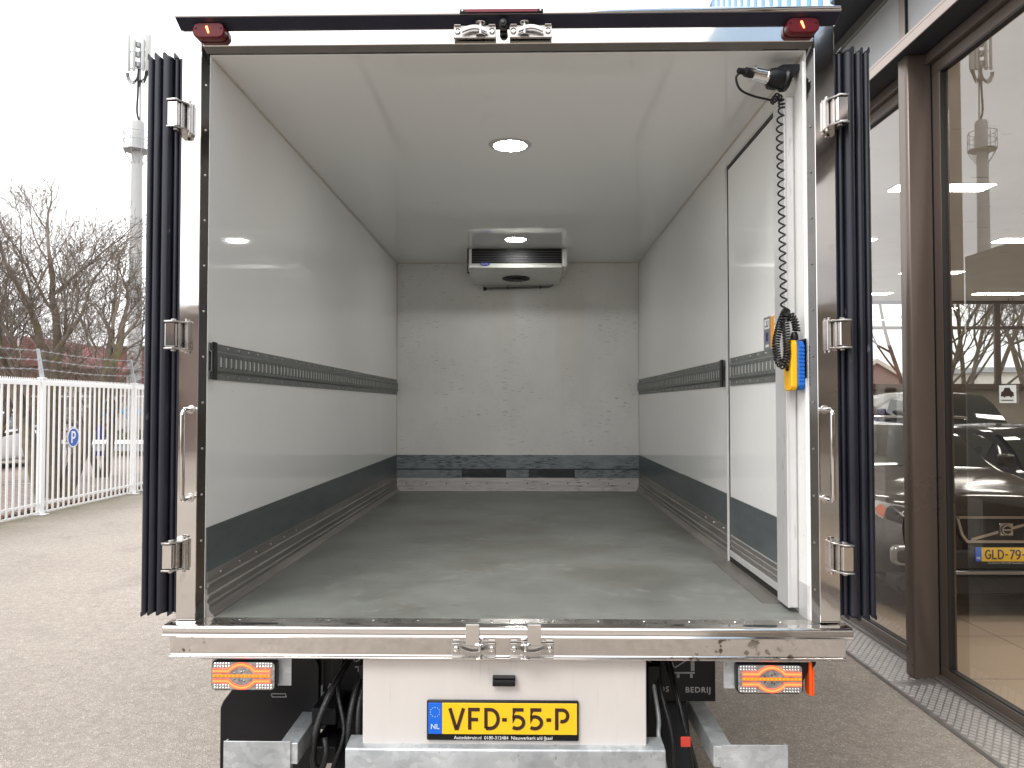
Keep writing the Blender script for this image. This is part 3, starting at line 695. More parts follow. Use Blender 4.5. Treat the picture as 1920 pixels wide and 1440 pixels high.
# printed sticker on the side door
MB().box(XR - .0138, XR - .0123, 3.145, 3.235, 1.98, 2.115).build('sticker', M['sticker_grey'], sd)
st = MB().box(XR - .0138, XR - .0123, 3.035, 3.1445, 1.985, 2.11).build('sticker', M['sticker_orange'], sd)
b = MB()
for k in range(4): b.box(XR - .0146, XR - .0139, 3.04, 3.098, 1.99 + k * .03, 2.012 + k * .03)
b.box(XR - .0146, XR - .0139, 3.16, 3.222, 2.065, 2.105).box(XR - .0146, XR - .0139, 3.17, 3.21, 1.99, 2.0)
b.build('sticker_print', M['paper'], sd)
MB().box(XR - .0154, XR - .0147, 3.17, 3.212, 2.074, 2.079).box(XR - .0154, XR - .0147, 3.17, 3.176, 2.08, 2.10).box(XR - .0154, XR - .0147, 3.19, 3.196, 2.08, 2.10).box(XR - .0146, XR - .0139, 3.175, 3.205, 2.015, 2.05).build('sticker_print', M['navy'], sd)
# ceiling lamps ------------------------------------------
for y, lab in ((3.74, 'lamp nearest the opening'), (5.88, 'lamp nearest the cooling unit')):
    c = (CX - .004, y, ZC)
    o = MB().lathe([(.106, -.0005), (.104, -.004), (.084, -.009), (.080, -.006), (.078, -.0055), (.02, -.0055)], c, 'z', 40).build('ceiling_lamp', M['alu_post'], truck, label=lab)
    b = MB().lathe([(.062, -.0058), (.062, -.010), (.058, -.012), (.01, -.012)], c, 'z', 32)
    for k in range(12):
        a = k * math.pi / 6; b.lathe([(.010, -.0062), (.010, -.010), (.004, -.0112)], (c[0] + .067 * math.cos(a), c[1] + .067 * math.sin(a), ZC), 'z', 8)
    b.build('bulb', M['lamp'], o)
# cooling unit ----------------------------------------------
x0, x1 = -.466, .300
b = MB().prism([(6.235, ZC - .002), (6.235, 2.905), (6.222, 2.900), (6.222, 2.868), (6.30, 2.852), (6.78, 2.812), (6.82, 2.83), (6.82, ZC - .002)], 'x', x0 + .004, x1, .003)
cu = b.build('cooling_unit', M['unit_white'], truck)
def taper(o, yref=6.25):
    pass
MB().box(x0 + .03, x1 - .004, 6.2325, 6.2347, 2.906, ZC - .004).build('grille_backing', M['black'], cu)
b = MB()
for k in range(5):
    z = 2.918 + k * .0195
    b.prism([(6.2185, z), (6.2185, z + .0022), (6.2324, z + .007), (6.2324, z + .004)], 'x', x0 + .034, x1 - .006)
b.build('grille', mat('grille_fin', (.10, .10, .105), .4, .3), cu)
MB().box(x1 + .0005, x1 + .045, 6.225, 6.80, 2.875, ZC - .001, .012, 3).build('side_cover', M['unit_white'], cu)
MB().box(x0 - .006, x0 + .0035, 6.226, 6.78, 2.895, ZC - .002, .002).build('side_vent', M['black'], cu)
fan = []
zz = lambda y: 2.852 - (y - 6.30) / .48 * .040
b = MB(); pts = [(-.078 + .118 * math.cos(2 * math.pi * k / 28), 6.53 + .10 * math.sin(2 * math.pi * k / 28)) for k in range(28)]
b._add([(p[0], p[1], zz(p[1]) - .0012) for p in pts] + [(p[0], p[1], zz(p[1]) - .006) for p in pts], [tuple(range(28, 56))] + [(i, (i + 1) % 28, 28 + (i + 1) % 28, 28 + i) for i in range(28)])
fo = b.build('fan_opening', M['black'], cu, fixn=True)
MB().lathe([(.044, .012), (.044, -.010), (.03, -.014), (.01, -.015)], (-.078, 6.53, zz(6.53) - .003), 'z', 20).build('fan_hub', M['chassis'], fo)
b = MB()
for k in range(7):
    a = k * 2 * math.pi / 7; b.tube([(-.078 + .045 * math.cos(a), 6.53 + .04 * math.sin(a), zz(6.53) - .008), (-.078 + .112 * math.cos(a + .3), 6.53 + .095 * math.sin(a + .3), zz(6.53 + .095 * math.sin(a + .3)) - .008)], .003, 6)
b.build('fan_guard', M['chassis'], fo)
b = MB().tube([(-.30, 6.845, 2.79), (-.36, 6.83, 2.790), (-.05, 6.83, 2.797), (.20, 6.83, 2.803), (.235, 6.80, 2.812), (.24, 6.74, 2.822)], .0105, 10)
pp = b.build('drain_pipe', mat('grey_pipe', (.17, .17, .165), .5, var=.2), cu)
b = MB().lathe([(.017, 0), (.017, .02), (.012, .03)], (-.375, 6.83, 2.789), 'x', 12)
for xx in (-.16, .13): b.box(xx, xx + .008, 6.816, 6.844, 2.782 + (xx + .16) * .02, 2.815)
build_split(b, 'pipe_clip', M['black'], pp)
b = MB()
for xx, y in ((x0 + .02, 6.34), (x0 + .02, 6.55), (x1 - .02, 6.34), (x1 - .02, 6.55), (x0 + .1, 6.72), (x1 - .1, 6.72)):
    b.lathe([(.006, 0), (.006, -.004), (.002, -.005)], (xx, y, zz(y) - .001), 'z', 8)
build_split(b, 'screw', M['steel_dull'], cu)
b = MB().tube([(x0 - .003, 6.224, 2.89), (x0 - .004, 6.222, 2.85), (x0 + .002, 6.225, 2.835)], .004, 6).lathe([(.008, 0), (.009, .012)], (x0 + .002, 6.225, 2.822), 'z', 8)
b.build('drip_hose', M['black'], cu)
b = MB().prism([(-.327 + .040 * math.cos(2 * math.pi * k / 24), 2.8975 + .0145 * math.sin(2 * math.pi * k / 24)) for k in range(24)], 'y', 6.2155, 6.2195)
lg = b.build('badge', M['logo_blue'], cu)
b = MB().text('Carrier', .021, facing(-.327, 6.2148, 2.8915), .0004, 0, 'CENTER'); b.build('badge_print', M['white_print'], lg)
# lift housing below the bumper ---------------------------
b = MB().box(-.574, .424, 2.735, 3.05, .557, .864, .003)
lh = b.build('lift_housing', M['box_white'], truck)
b = MB().prism([(2.734, .801), (2.720, .800), (2.710, .790), (2.708, .776), (2.712, .769), (2.734, .767)], 'x', -.115, -.036, .001)
b.box(-.113, -.038, 2.705, 2.7342, .7965, .8015, .001)
b.build('plate_lamp', M['black'], lh)
pf = MB().box(-.3465, .1865, 2.722, 2.7345, .576, .716, .006, 3).build('licence_plate', M['black'], truck, label='yellow licence plate VFD-55-P in a black holder')
MB().box(-.292, .180, 2.7185, 2.7218, .6005, .7085, .0012).build('plate_face', M['plate_yellow'], pf)
MB().box(-.3405, -.2925, 2.7185, 2.7218, .6005, .7085, .0012).build('country_band', M['plate_blue'], pf)
b = MB().text('NL', .0245, facing(-.3165, 2.7180, .6185), .0004, .0003, 'CENTER')
b.build('country_letters', mat('pale_print_b', (.62, .72, .72), .5), pf); b = MB()
for k in range(12):
    a = k * math.pi / 6; b.lathe([(.0017, 0), (.0012, -.0008)], (-.3165 + .0165 * math.sin(a), 2.7183, .6765 + .0165 * math.cos(a)), 'y', 5)
b.build('star_ring', mat('pale_print', (.62, .72, .72), .5), pf)
b = MB(); X0, Hh, W_ = -.262, .0735, .0118
for ch, xx in zip('VFD-55-P', (-.2645, -.1985, -.1425, -.0845, -.0480, .0140, .0700, .1050)):
    glyphs(b, ch, xx, 2.7183, .6175, Hh, W_, 0, {'V': 1.08, 'F': .95, 'D': 1.12, '5': 1.12, 'P': 1.05, '-': .75}[ch])
b.build('plate_characters', M['ink'], pf)
MB().text('Autodebruin.nl  0180-312484  Nieuwerkerk a/d IJssel', .0165, facing(-.078, 2.7215, .5822), .0004, 0, 'CENTER', .97).build('holder_print', M['white_print'], pf)
# tail lamps -------------------------------------------------
for cx, sg, lab in ((-.988, -1, 'left rear lamp cluster with lit orange outline'), (.846, 1, 'right rear lamp cluster with lit orange outline')):
    b = MB().box(cx - .125 if sg < 0 else cx - .150, cx + .158 if sg < 0 else cx + .118, 2.7405, 2.744, .757, .862, .0008)
    b.box(cx - .15, cx + .14, 2.70, 2.745, .8625, .866, .0006)
    b.build('lamp_bracket', M['galv'], truck)
    pts = arc(-.098, .036, .016, .016, 90, 180, 4) + arc(-.098, -.036, .016, .016, 180, 270, 4) + arc(.098, -.036, .016, .016, 270, 360, 4) + arc(.098, .036, .016, .016, 0, 90, 4)
    b = MB().prism([(cx + p[0], .803 + p[1]) for p in pts], 'y', 2.706, 2.7395, .003)
    tl = b.build('tail_lamp', M['black'], truck, label=lab)
    pts = arc(-.097, .034, .013, .013, 90, 180, 4) + arc(-.097, -.034, .013, .013, 180, 270, 4) + arc(.097, -.034, .013, .013, 270, 360, 4) + arc(.097, .034, .013, .013, 0, 90, 4)
    MB().prism([(cx + p[0], .803 + p[1]) for p in pts], 'y', 2.7030, 2.7058).build('reflector', M['lens_clear'], tl)
    sh = sg * .006
    b = MB(); b2 = MB()
    for q in (-1, 1):
        pl = [(-.102, q * .0175), (-.046, q * .0175)] + [(-.046 + .092 * t / 14, q * (.0175 + .0225 * (math.sin(math.pi * t / 14) ** .75))) for t in range(1, 14)] + [(.046, q * .0175), (.102, q * .0175)]
        b.ribbon([(cx + sh + p[0], .803 + p[1]) for p in pl], .0135, (0, 2.7026, 0), (1, 0, 0), (0, 0, 1), .0016)
        b2.ribbon([(cx + sh + p[0] * .985, .803 + p[1]) for p in pl], .0055, (0, 2.7007, 0), (1, 0, 0), (0, 0, 1), .0012)
    b.build('light_strip', M['tail_glow'], tl); b2.build('light_strip', M['tail_core'], tl)
    b = MB().box(cx + sh - .102, cx + sh + .102, 2.7000, 2.7028, .7985, .8085, .0006); am = b.build('indicator_strip', M['amber'], tl)
    b = MB()
    for k in range(15): b.lathe([(.003, 0), (.002, -.001), (.0008, -.0014)], (cx + sh - .096 + k * .0137, 2.6996, .8035), 'y', 6)
    b.build('indicator_led', mat('amber_bead', (.8, .3, .03), .15, 0, emit=(1, .3, .02), estr=.5), tl)
    b = MB()
    for i in range(6):                               # clear faceted cells of the reversing and fog sections
        for j in range(2):
            for ex in (-1, 1):
                for ez in (-1, 1): b.lathe([(.0048, 0), (.0044, -.001), (.0012, -.0026)], (cx + ex * (.050 + i * .0098), 2.7028, .803 + ez * (.0325 + j * .0092)), 'y', 6)
    for i in range(5):
        for r_ in range(1 + i):
            a = 2 * math.pi * r_ / max(1, i * 1.0 + 1); rr = i * .0058
            for ez in (-1, 1):
                x_, z_ = rr * math.cos(a) * 1.3, rr * math.sin(a) * .75
                if abs(z_) > .008: b.lathe([(.004, 0), (.0036, -.001), (.001, -.002)], (cx + sh + x_, 2.7026, .803 + z_), 'y', 6)
    build_split(b, 'lens_cell', M['chrome'], tl, smooth=False)
b = MB().box(.985, .995, 2.712, 2.76, .742, .858, .002).box(.9955, 1.003, 2.715, 2.755, .742, .835, .002)
b.build('side_marker', M['orange_refl'], truck)
MB().prism([(.968, .865), (1.012, .865), (1.012, .848), (1.004, .838), (.984, .82), (.968, .79), (.968, .755), (.958, .752), (.958, .865)], 'y', 2.725, 2.738).build('marker_bracket', M['black'], truck)
# underrun guard --------------------------------------------
b = MB().prism([(2.700, .430), (2.700, .551), (2.706, .557), (2.790, .566), (2.790, .560), (2.709, .549), (2.706, .43)], 'x', -.627, .484, .001)
for x in (-.56, -.30, .16, .42): b.lathe([(.007, 0), (.006, .003), (.002, .004)], (x, 2.745, .561), 'z', 6)
b.build('underrun_guard', M['galv'], truck, label='centre galvanised underrun beam')
for x0, x1, lab in ((-1.060, -.824, 'left galvanised underrun plate'), (.680, .910, 'right galvanised underrun plate')):
    b = MB().box(x0, x1, 2.716, 2.722, .43, .571, .0008).box(x0, x0 + .005, 2.7225, 2.75, .43, .5645)
    b.box(x1 - .005, x1, 2.7225, 2.75, .43, .5645)
    b.build('underrun_guard', M['galv'], truck, label=lab)
for x0, x1 in ((-.865, -.800), (.655, .720)):
    MB().box(x0, x1, 2.7232, 4.1, .49, .563, .002).build('guard_arm', M['galv'], truck)
# chassis, hoses, mud flaps, wheels, cab (the rest of the truck as it stands)
b = MB()
for x in (-.47, .33): b.box(x - .035, x + .035, 3.06, 8.9, .60, .80, .004)
for y in (3.1, 3.9, 4.9, 5.9, 6.9): b.box(-.43, .29, y, y + .08, .64, .76)
for y in (2.9, 3.4, 3.9, 4.4, 4.9, 5.4, 5.9, 6.4): b.box(XL, XR, y, y + .06, .865, .925)
b.box(-.70, -.60, 3.10, 3.5, .58, .80).box(.43, .50, 3.10, 3.5, .60, .80)
b.build('chassis', M['chassis'], truck)
MB().tube([(XL + .12, 4.65, .40), (XR - .12, 4.65, .40)], .06, 12).lathe([(.02, -.16), (.14, -.1), (.16, 0), (.14, .1), (.02, .16)], (CX, 4.65, .40), 'x', 16).build('axle', M['chassis'], truck)
def wheel(x, y, r, w, out):
    b = MB().lathe([(r * .62, -w / 2), (r * .9, -w / 2), (r * .985, -w / 2 + .02), (r, -w / 4), (r, w / 4), (r * .985, w / 2 - .02), (r * .9, w / 2), (r * .62, w / 2)], (x, y, r), 'x', 36)
    t = b.build('wheel', M['tyre'], truck)
    MB().lathe([(r * .60, out * -w * .2), (r * .615, out * w * .52), (r * .56, out * w * .50), (r * .5, out * w * .1), (r * .3, out * w * .2), (r * .26, out * w * .34), (.03, out * w * .36)], (x, y, r), 'x', 24).build('rim', M['rim'], t)
for s in (-1, 1):
    wheel(CX + s * .98, 4.65, .38, .19, s); wheel(CX + s * .76, 4.65, .38, .19, s); wheel(CX + s * .95, 8.2, .38, .2, s)
# mud guards and flaps
b = MB().prism([(-1.185, .30), (-1.185, .575), (-1.175, .60), (-1.10, .70), (-1.02, .70), (-.92, .86), (-.86, .86), (-.80, .74), (-.80, .30)], 'y', 3.0, 3.03, .003)
b.build('mud_guard', M['black'], truck)
b = MB().box(-.93, -.62, 3.42, 3.43, .32, .90, .002)
mf = b.build('mud_flap', M['black'], truck, label='left mud flap')
b = MB().box(.42, .735, 3.02, 3.03, .605, .90, .002)
mf2 = b.build('mud_flap', M['black'], truck, label='right mud flap lettered in white')
b = MB().text('BEDRIJ', .030, facing(.618, 3.0185, .640), .0004, .0004, 'LEFT', 1.15).text('OS', .030, facing(.515, 3.0185, .642), .0004, .0004, 'LEFT', 1.15)
b.build('flap_print', mat('grey_print', (.42, .42, .42), .6), mf2)
def icon(mb, x, y, z, s, f=1):
    P = lambda pts: [(x + f * p[0] * s, z + p[1] * s) for p in pts]
    q = lambda pts, w: mb.ribbon(P(pts) if f > 0 else P(pts)[::-1], w * s, (0, y, 0), (1, 0, 0), (0, 0, 1), .0006)
    q([(0, 0), (.5, 0)], .04); q([(.45, .045), (.45, .5)], .09); q([(.1, -.03), (.1, -.12)], .06); q([(.42, -.03), (.42, -.12)], .06)
    q([(.02, .12), (.30, .30), (.12, .58), (-.12, .42), (.0, .14)], .03)
b = MB(); icon(b, .575, 3.0185, .715, .16); b.build('flap_print', mat('grey_outline', (.36, .36, .37), .6), mf2)
mp = MB().box(-.80, -.62, 3.05, 3.06, .62, .90, .002).build('mud_flap', M['black'], truck, label='inner left flap with a white outline drawing')
b = MB(); icon(b, -.672, 3.0485, .720, .16); b.text('A.', .030, facing(-.78, 3.0485, .636), .0004, .0004).text('F', .024, facing(-.632, 3.0485, .655), .0004, .0004)
b.build('flap_print', mat('grey_outline_b', (.40, .40, .41), .6), mp)
MB().ribbon([(-.985, .632), (-.93, .632), (-.927, .620), (-.982, .620), (-.985, .630)], .003, (0, 2.9985, 0), (1, 0, 0), (0, 0, 1), .0006).build('flap_print', mat('grey_outline_c', (.33, .33, .34), .6), truck)
def bez(p, n=14):
    out = []; P = [Vector(q) for q in p]; P = [P[0] * 2 - P[1]] + P + [P[-1] * 2 - P[-2]]
    for i in range(1, len(P) - 2):
        for k in range(n):
            t = k / n; a, b_, c, d = P[i - 1:i + 3]
            out.append(.5 * ((2 * b_) + (c - a) * t + (2 * a - 5 * b_ + 4 * c - d) * t * t + (3 * b_ - a - 3 * c + d) * t ** 3))
    out.append(P[-2]); return out
def hose(pts, r, m='hose', name='hose'): MB().tube(bez(pts), r, 10).build(name, M[m], truck, ang=70)
hose([(-.66, 3.0, .80), (-.715, 2.86, .70), (-.755, 2.80, .58), (-.760, 2.78, .47), (-.735, 2.78, .445), (-.715, 2.78, .50), (-.725, 2.8, .55)], .012)
hose([(-.60, 3.0, .82), (-.635, 2.85, .66), (-.640, 2.8, .5), (-.62, 2.8, .30)], .011)
hose([(-.58, 2.98, .80), (-.61, 2.85, .66), (-.605, 2.8, .5), (-.60, 2.8, .30)], .009)
hose([(-.70, 3.1, .82), (-.70, 2.9, .7), (-.66, 2.82, .56), (-.70, 2.8, .42), (-.70, 2.8, .25)], .008)
hose([(.47, 2.95, .78), (.485, 2.85, .62), (.478, 2.8, .56), (.50, 2.78, .44), (.505, 2.76, .28)], .008, 'galv_thin')
hose([(.55, 3.0, .80), (.565, 2.85, .65), (.60, 2.80, .46), (.61, 2.8, .28)], .006)
hose([(.53, 3.0, .80), (.575, 2.85, .60), (.615, 2.80, .44), (.625, 2.8, .28)], .006)
hose([(.51, 3.0, .80), (.50, 2.88, .70), (.53, 2.82, .55), (.52, 2.8, .40)], .009)
b = MB()
for z in (.46, .60): b.box(-.79, -.70, 2.86, 3.9, z - .03, z + .03, .004)
for x in (-.68, .58): b.prism([(2.86, .20), (2.98, .20), (3.3, .70), (3.18, .76)], 'x', x - .055, x + .055, .003)
b.box(.455, .50, 2.9, 3.2, .2, .78, .003); b.box(-.625, -.60, 2.9, 3.2, .2, .78, .003)
build_split(b, 'lift_arm', M['chassis'], truck)
MB().box(.555, .590, 2.79, 2.80, .530, .565, .002).build('warning_tag', mat('red_tag', (.55, .05, .03), .5), truck)
MB().tube([(-.70, 2.8, .95), (-.70, 2.8, .70)], .001, 4).build('wire', M['hose'], truck)
# cab in front of the box
def loft(sections, close=True):
    b = MB(); rings = [[b.bm.verts.new(p) for p in s_] for s_ in sections]; n = len(rings[0])
    for a, c in zip(rings, rings[1:]):
        for k in range(n): b.bm.faces.new((a[k], a[(k + 1) % n], c[(k + 1) % n], c[k]))
    b.bm.faces.new(rings[0][::-1]); b.bm.faces.new(rings[-1]); return b
def rect_sec(y, hw, z0, z1, tw): return [(CX - hw, y, z0), (CX + hw, y, z0), (CX + hw, y, z0 + (z1 - z0) * .55), (CX + tw, y, z1 - .06), (CX + tw - .08, y, z1), (CX - tw + .08, y, z1), (CX - tw, y, z1 - .06), (CX - hw, y, z0 + (z1 - z0) * .55)]
cab = loft([rect_sec(7.22, .98, .42, 2.45, .9), rect_sec(8.2, 1.0, .42, 2.5, .9), rect_sec(8.75, .99, .42, 2.2, .86), rect_sec(9.1, .95, .42, 1.6, .9), rect_sec(9.25, .88, .45, 1.3, .84)]).build('cab', M['truck_white'], truck, fixn=True)
for s in (-1, 1):
    MB().box(CX + s * 1.003, CX + s * .94, 7.55, 8.35, 1.52, 2.15, .004).build('window', M['car_glass'], cab)
    MB().box(CX + s * 1.20, CX + s * 1.08, 8.55, 8.62, 1.55, 1.95, .02, 2).build('mirror', M['black'], cab)

# ================================================================== remote control and its cable (hang from the side-door post)
sock = thing('power_socket', (.97, 2.86, 2.93), 'black round power socket on a bracket in the upper right corner with a chrome plug', 'socket')
b = MB().prism([(.885, 2.968), (.945, 3.000), (1.012, 3.000), (1.012, 2.985), (.985, 2.955), (.93, 2.925), (.90, 2.93)], 'y', 2.80, 2.86, .003)
b.build('bracket', M['black'], sock)
def frustum(p, q, prof, n=20):
    p, q = Vector(p), Vector(q); d = q - p
    pts = [p + d * t for t, r in prof]; return MB().tube(pts, [r for t, r in prof], n)
A_, B_ = (.935, 2.775, 2.930), (.800, 2.745, 2.945)
frustum(A_, B_, [(-.12, .012), (-.10, .040), (0, .042), (.05, .036), (.30, .036), (.46, .026)]).build('socket_body', M['black'], sock, ang=40)
frustum(A_, B_, [(.44, .020), (.46, .027), (.50, .0275), (.52, .024), (.84, .023), (.86, .029), (.90, .029), (.91, .012)]).build('plug_shell', M['chrome'], sock, ang=40)
frustum(A_, B_, [(.90, .017), (1.08, .017), (1.10, .012), (1.28, .010), (1.30, .006)]).build('plug_gland', M['black'], sock, ang=40)
cable = thing('coiled_cable', (.945, 2.82, 2.85), 'black coiled cable hanging down the side door post from the plug', 'cable')
def coil(path, R_, r, pitch, n=7, step=9):
    P = [Vector(p) for p in path]; d = [0]
    for a, b_ in zip(P, P[1:]): d.append(d[-1] + (b_ - a).length)
    L = d[-1]; turns = L / pitch; N = int(turns * step); pts = []; j = 0
    T0 = (P[1] - P[0]).normalized(); u = T0.orthogonal().normalized()
    for i in range(N + 1):
        s = L * i / N
        while j < len(d) - 2 and d[j + 1] < s: j += 1
        t = (s - d[j]) / max(1e-9, d[j + 1] - d[j]); p = P[j].lerp(P[j + 1], t); T = (P[j + 1] - P[j]).normalized()
        u = (u - T * u.dot(T)).normalized(); w = T.cross(u); a = 2 * math.pi * i / step
        pts.append(p + (u * math.cos(a) + w * math.sin(a)) * R_)
    return MB().tube(pts, r, n)
tail = bez([(.775, 2.74, 2.946), (.757, 2.742, 2.925), (.775, 2.755, 2.888), (.825, 2.77, 2.870), (.885, 2.785, 2.862), (.915, 2.80, 2.858)], 8)
MB().tube(tail, .0042, 8).build('straight_lead', M['hose'], cable, ang=70)
coil(bez([(.905, 2.80, 2.860), (.925, 2.81, 2.884), (.942, 2.82, 2.872), (.944, 2.82, 2.84)], 8), .010, .0036, .0125).build('upper_coil', M['hose'], cable, ang=70)
coil(bez([(.944, 2.82, 2.84), (.936, 2.82, 2.75), (.940, 2.82, 2.5), (.943, 2.82, 2.25), (.946, 2.82, 2.10), (.944, 2.815, 2.085)], 12), .0110, .0034, .0340, step=12).build('stretched_coil', M['hose'], cable, ang=70)
coil(bez([(.944, 2.81, 2.085), (.925, 2.80, 2.045), (.907, 2.795, 1.975), (.912, 2.79, 1.915), (.925, 2.775, 1.893), (.938, 2.77, 1.93), (.938, 2.775, 2.0), (.938, 2.78, 2.06), (.955, 2.78, 2.075), (.972, 2.78, 2.045), (.975, 2.78, 2.018)], 10), .0115, .0036, .0098).build('tight_coil', M['hose'], cable, ang=70)
MB().lathe([(.007, -.008), (.014, -.009), (.017, 0), (.014, .009), (.007, .008)], (.938, 2.778, 2.085), 'y', 20).build('hook_ring', M['hose'], cable)
rem = thing('remote_control', (.975, 2.80, 1.81), 'yellow and blue tail lift remote control clipped beside the door frame', 'remote control')
def rr(y0, y1, z0, z1, r, n=6): return arc(y1 - r, z1 - r, r, r, 0, 90, n) + arc(y0 + r, z1 - r, r, r, 90, 180, n) + arc(y0 + r, z0 + r, r, r, 180, 270, n) + arc(y1 - r, z0 + r, r, r, 270, 360, n)
MB().prism(rr(2.762, 2.842, 1.802, 1.985, .020), 'x', .950, .9735, .004).build('front_shell', M['remote_y'], rem)
b = MB().prism(rr(2.760, 2.844, 1.804, 1.982, .018), 'x', .9738, .998, .004)
for k in range(11): b.box(.9765, .9975, 2.7575, 2.7605, 1.822 + k * .0135, 1.829 + k * .0135, .001)
b.build('rubber_cover', M['remote_b'], rem)
for z in (1.938, 1.886): MB().lathe([(.013, 0), (.012, -.005), (.004, -.006)], (.950, 2.80, z), 'x', 16).build('button', M['black'], rem)
MB().box(.9485, .9497, 2.78, 2.80, 1.96, 1.97).build('label_tag', M['paper'], rem)
MB().lathe([(.014, 0), (.0145, .012), (.012, .024), (.009, .030)], (.972, 2.79, 1.985), 'z', 12).build('cable_gland', M['black'], rem)
MB().box(.9985, 1.004, 2.785, 2.83, 1.85, 1.985, .001).box(1.0043, 1.0072, 2.765, 2.845, 1.848, 1.990, .001).build('holder', M['black'], rem)

# ================================================================== showroom building on the right
XG = 2.62
FTURN = R(.85)                                   # the facade is turned a little against the truck
shop = thing('showroom_building', (XG, 4.92, 0), 'showroom building with bronze window frames and pale blue cladding', 'building')
def vframe(name, x0, x1, y0, y1, z0, z1, m='bronze', bev=.003): return MB().box(x0, x1, y0, y1, z0, z1, bev).build(name, M[m], shop)
YN, YE = -7.0, 17.0
# pillars every 4.1 m
for y in (.82, 4.92, 9.02, 13.12):
    b = MB().prism([(2.44, y + .015), (2.455, y), (2.60, y), (2.60, y + .10), (2.44, y + .10)], 'z', .035, 3.998, .003)
    p = b.build('pillar', M['bronze'], shop)
    MB().box(2.602, 2.612, y - .01, y + .11, .035, 3.99).build('pillar_seal', M['seal'], p)
b = MB().box(2.39, 2.60, YN, YE, 4.062, 4.082, .002).box(2.39, 2.398, YN, YE, 4.0, 4.0618, .002)
b.build('beam_fascia', M['bronze_light'], shop)
MB().box(2.3985, 2.66, YN, YE, 4.0, 4.0615).build('beam_soffit', M['soffit'], shop)
MB().box(2.56, 2.60, YN, YE, 3.93, 3.9985, .004).build('head_track', M['bronze'], shop)
# windows: frame with pane between the pillars
for y0, y1 in ((-3.18, .81), (.93, 4.91), (5.03, 9.01), (9.13, 13.11), (13.23, 16.9)):
    b = MB().box(2.60, 2.66, y0, y1, .035, .118, .004).box(2.60, 2.66, y0, y1, 3.855, 3.999, .004)
    b.box(2.601, 2.659, y0, y0 + .05, .1185, 3.8545, .003).box(2.601, 2.659, y1 - .085, y1, .1185, 3.8545, .003)
    w = b.build('window', M['bronze'], shop)
    b = MB().box(2.6015, 2.64, y0 + .052, y1 - .087, .119, .128).box(2.6015, 2.64, y0 + .052, y1 - .087, 3.845, 3.854).box(2.6015, 2.64, y1 - .097, y1 - .087, .128, 3.845).box(2.6015, 2.64, y0 + .052, y0 + .062, .128, 3.845)
    b.build('window_seal', M['seal'], w)
    MB().quad((XG, y0 + .05, .12), (XG, y1 - .09, .12), (XG, y1 - .09, 3.85), (XG, y0 + .05, 3.85)).build('pane', M['glass'], w, False)
# upper glazing band between beam and soffit
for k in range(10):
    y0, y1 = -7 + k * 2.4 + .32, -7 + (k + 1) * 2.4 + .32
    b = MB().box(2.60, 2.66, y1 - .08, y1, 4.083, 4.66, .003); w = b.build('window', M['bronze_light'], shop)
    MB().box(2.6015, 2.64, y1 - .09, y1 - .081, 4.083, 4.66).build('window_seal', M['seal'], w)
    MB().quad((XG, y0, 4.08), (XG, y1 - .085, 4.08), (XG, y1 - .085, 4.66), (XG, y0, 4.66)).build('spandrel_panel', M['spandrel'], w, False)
MB().box(2.595, 2.67, YN, YE, 4.662, 4.745, .003).build('upper_head', M['olive'], shop)
MB().box(2.24, 2.67, YN, 10.4, 4.75, 4.80).build('roof_soffit', M['soffit'], shop)
# corrugated pale blue cladding
pts = []; y = -4.6; 
while y < 10.3:
    pts += [(2.235, y), (2.235, y + .10), (2.20, y + .115), (2.20, y + .20)]; y += .215
b = MB(); z0, z1 = 4.63, 6.37
vs = [(p[0], p[1], z0) for p in pts] + [(p[0], p[1], z1) for p in pts]; n = len(pts)
b._add(vs, [(i, i + 1, n + i + 1, n + i) for i in range(n - 1)]); b.box(2.20, 2.66, 10.35, 10.42, z0, z1)
cl = b.build('roof_cladding', M['blue_clad'], shop, False)
b = MB(); y = -4.6
while y < 10.3: b.box(2.194, 2.1994, y + .120, y + .196, z0 + .004, z1 - .003); y += .215
b.build('cladding_rib', M['blue_clad_dark'], cl, False)
MB().box(2.19, 2.24, -4.62, 10.42, z1 + .001, z1 + .05).box(2.24, 2.7, -4.62, 10.42, 4.801, 4.83).build('roof_edge', M['blue_clad'], shop)
MB().box(2.70, 13.0, YN, 17.2, 4.80, 4.95).build('roof', M['concrete'], shop)
# floor, ceiling, walls
MB().box(2.60, 13.0, YN, 17.1, -.02, .034).build('tiled_floor', M['tiles'], shop)
MB().box(2.662, 13.0, YN, 17.1, 4.05, 4.12).build('suspended_ceiling', M['ceil'], shop)
MB().box(13.0, 13.1, YN, 17.1, 0, 4.75).box(2.66, 13.0, YN - .1, YN, 0, 4.75).box(2.662, 13, 17.0, 17.1, .034, 2.1).build('wall', M['wallpaint'], shop)
b = MB().box(2.66, 13.0, 16.93, 17.0, 3.98, 4.049, .003).box(2.66, 13.0, 16.93, 17.0, 3.42, 3.49, .003).box(2.66, 13, 16.80, 17.0, 2.1, 2.22, .003)
x = 3.4
while x < 13: b.box(x, x + .13, 16.94, 16.995, 2.22, 3.419).box(x, x + .13, 16.94, 16.995, 3.491, 3.979); x += 1.42
bw = b.build('window', M['bronze'], shop, label='window wall at the far end of the showroom')
MB().quad((2.66, 16.99, 2.2), (13, 16.99, 2.2), (13, 16.99, 4.0), (2.66, 16.99, 4.0)).build('pane', M['glass_thin'], bw, False)
for x in (4.43, 7.15, 9.9):
    for y in (2.9, 5.5, 8.1, 10.7, 13.3, 15.8):
        o = MB().box(x - .52, x + .52, y - .15, y + .15, 4.042, 4.0495, .002).build('ceiling_light', M['truck_white'], shop)
        MB().box(x - .50, x + .50, y - .13, y + .13, 4.038, 4.0418).build('diffuser', M['led_panel'], o)
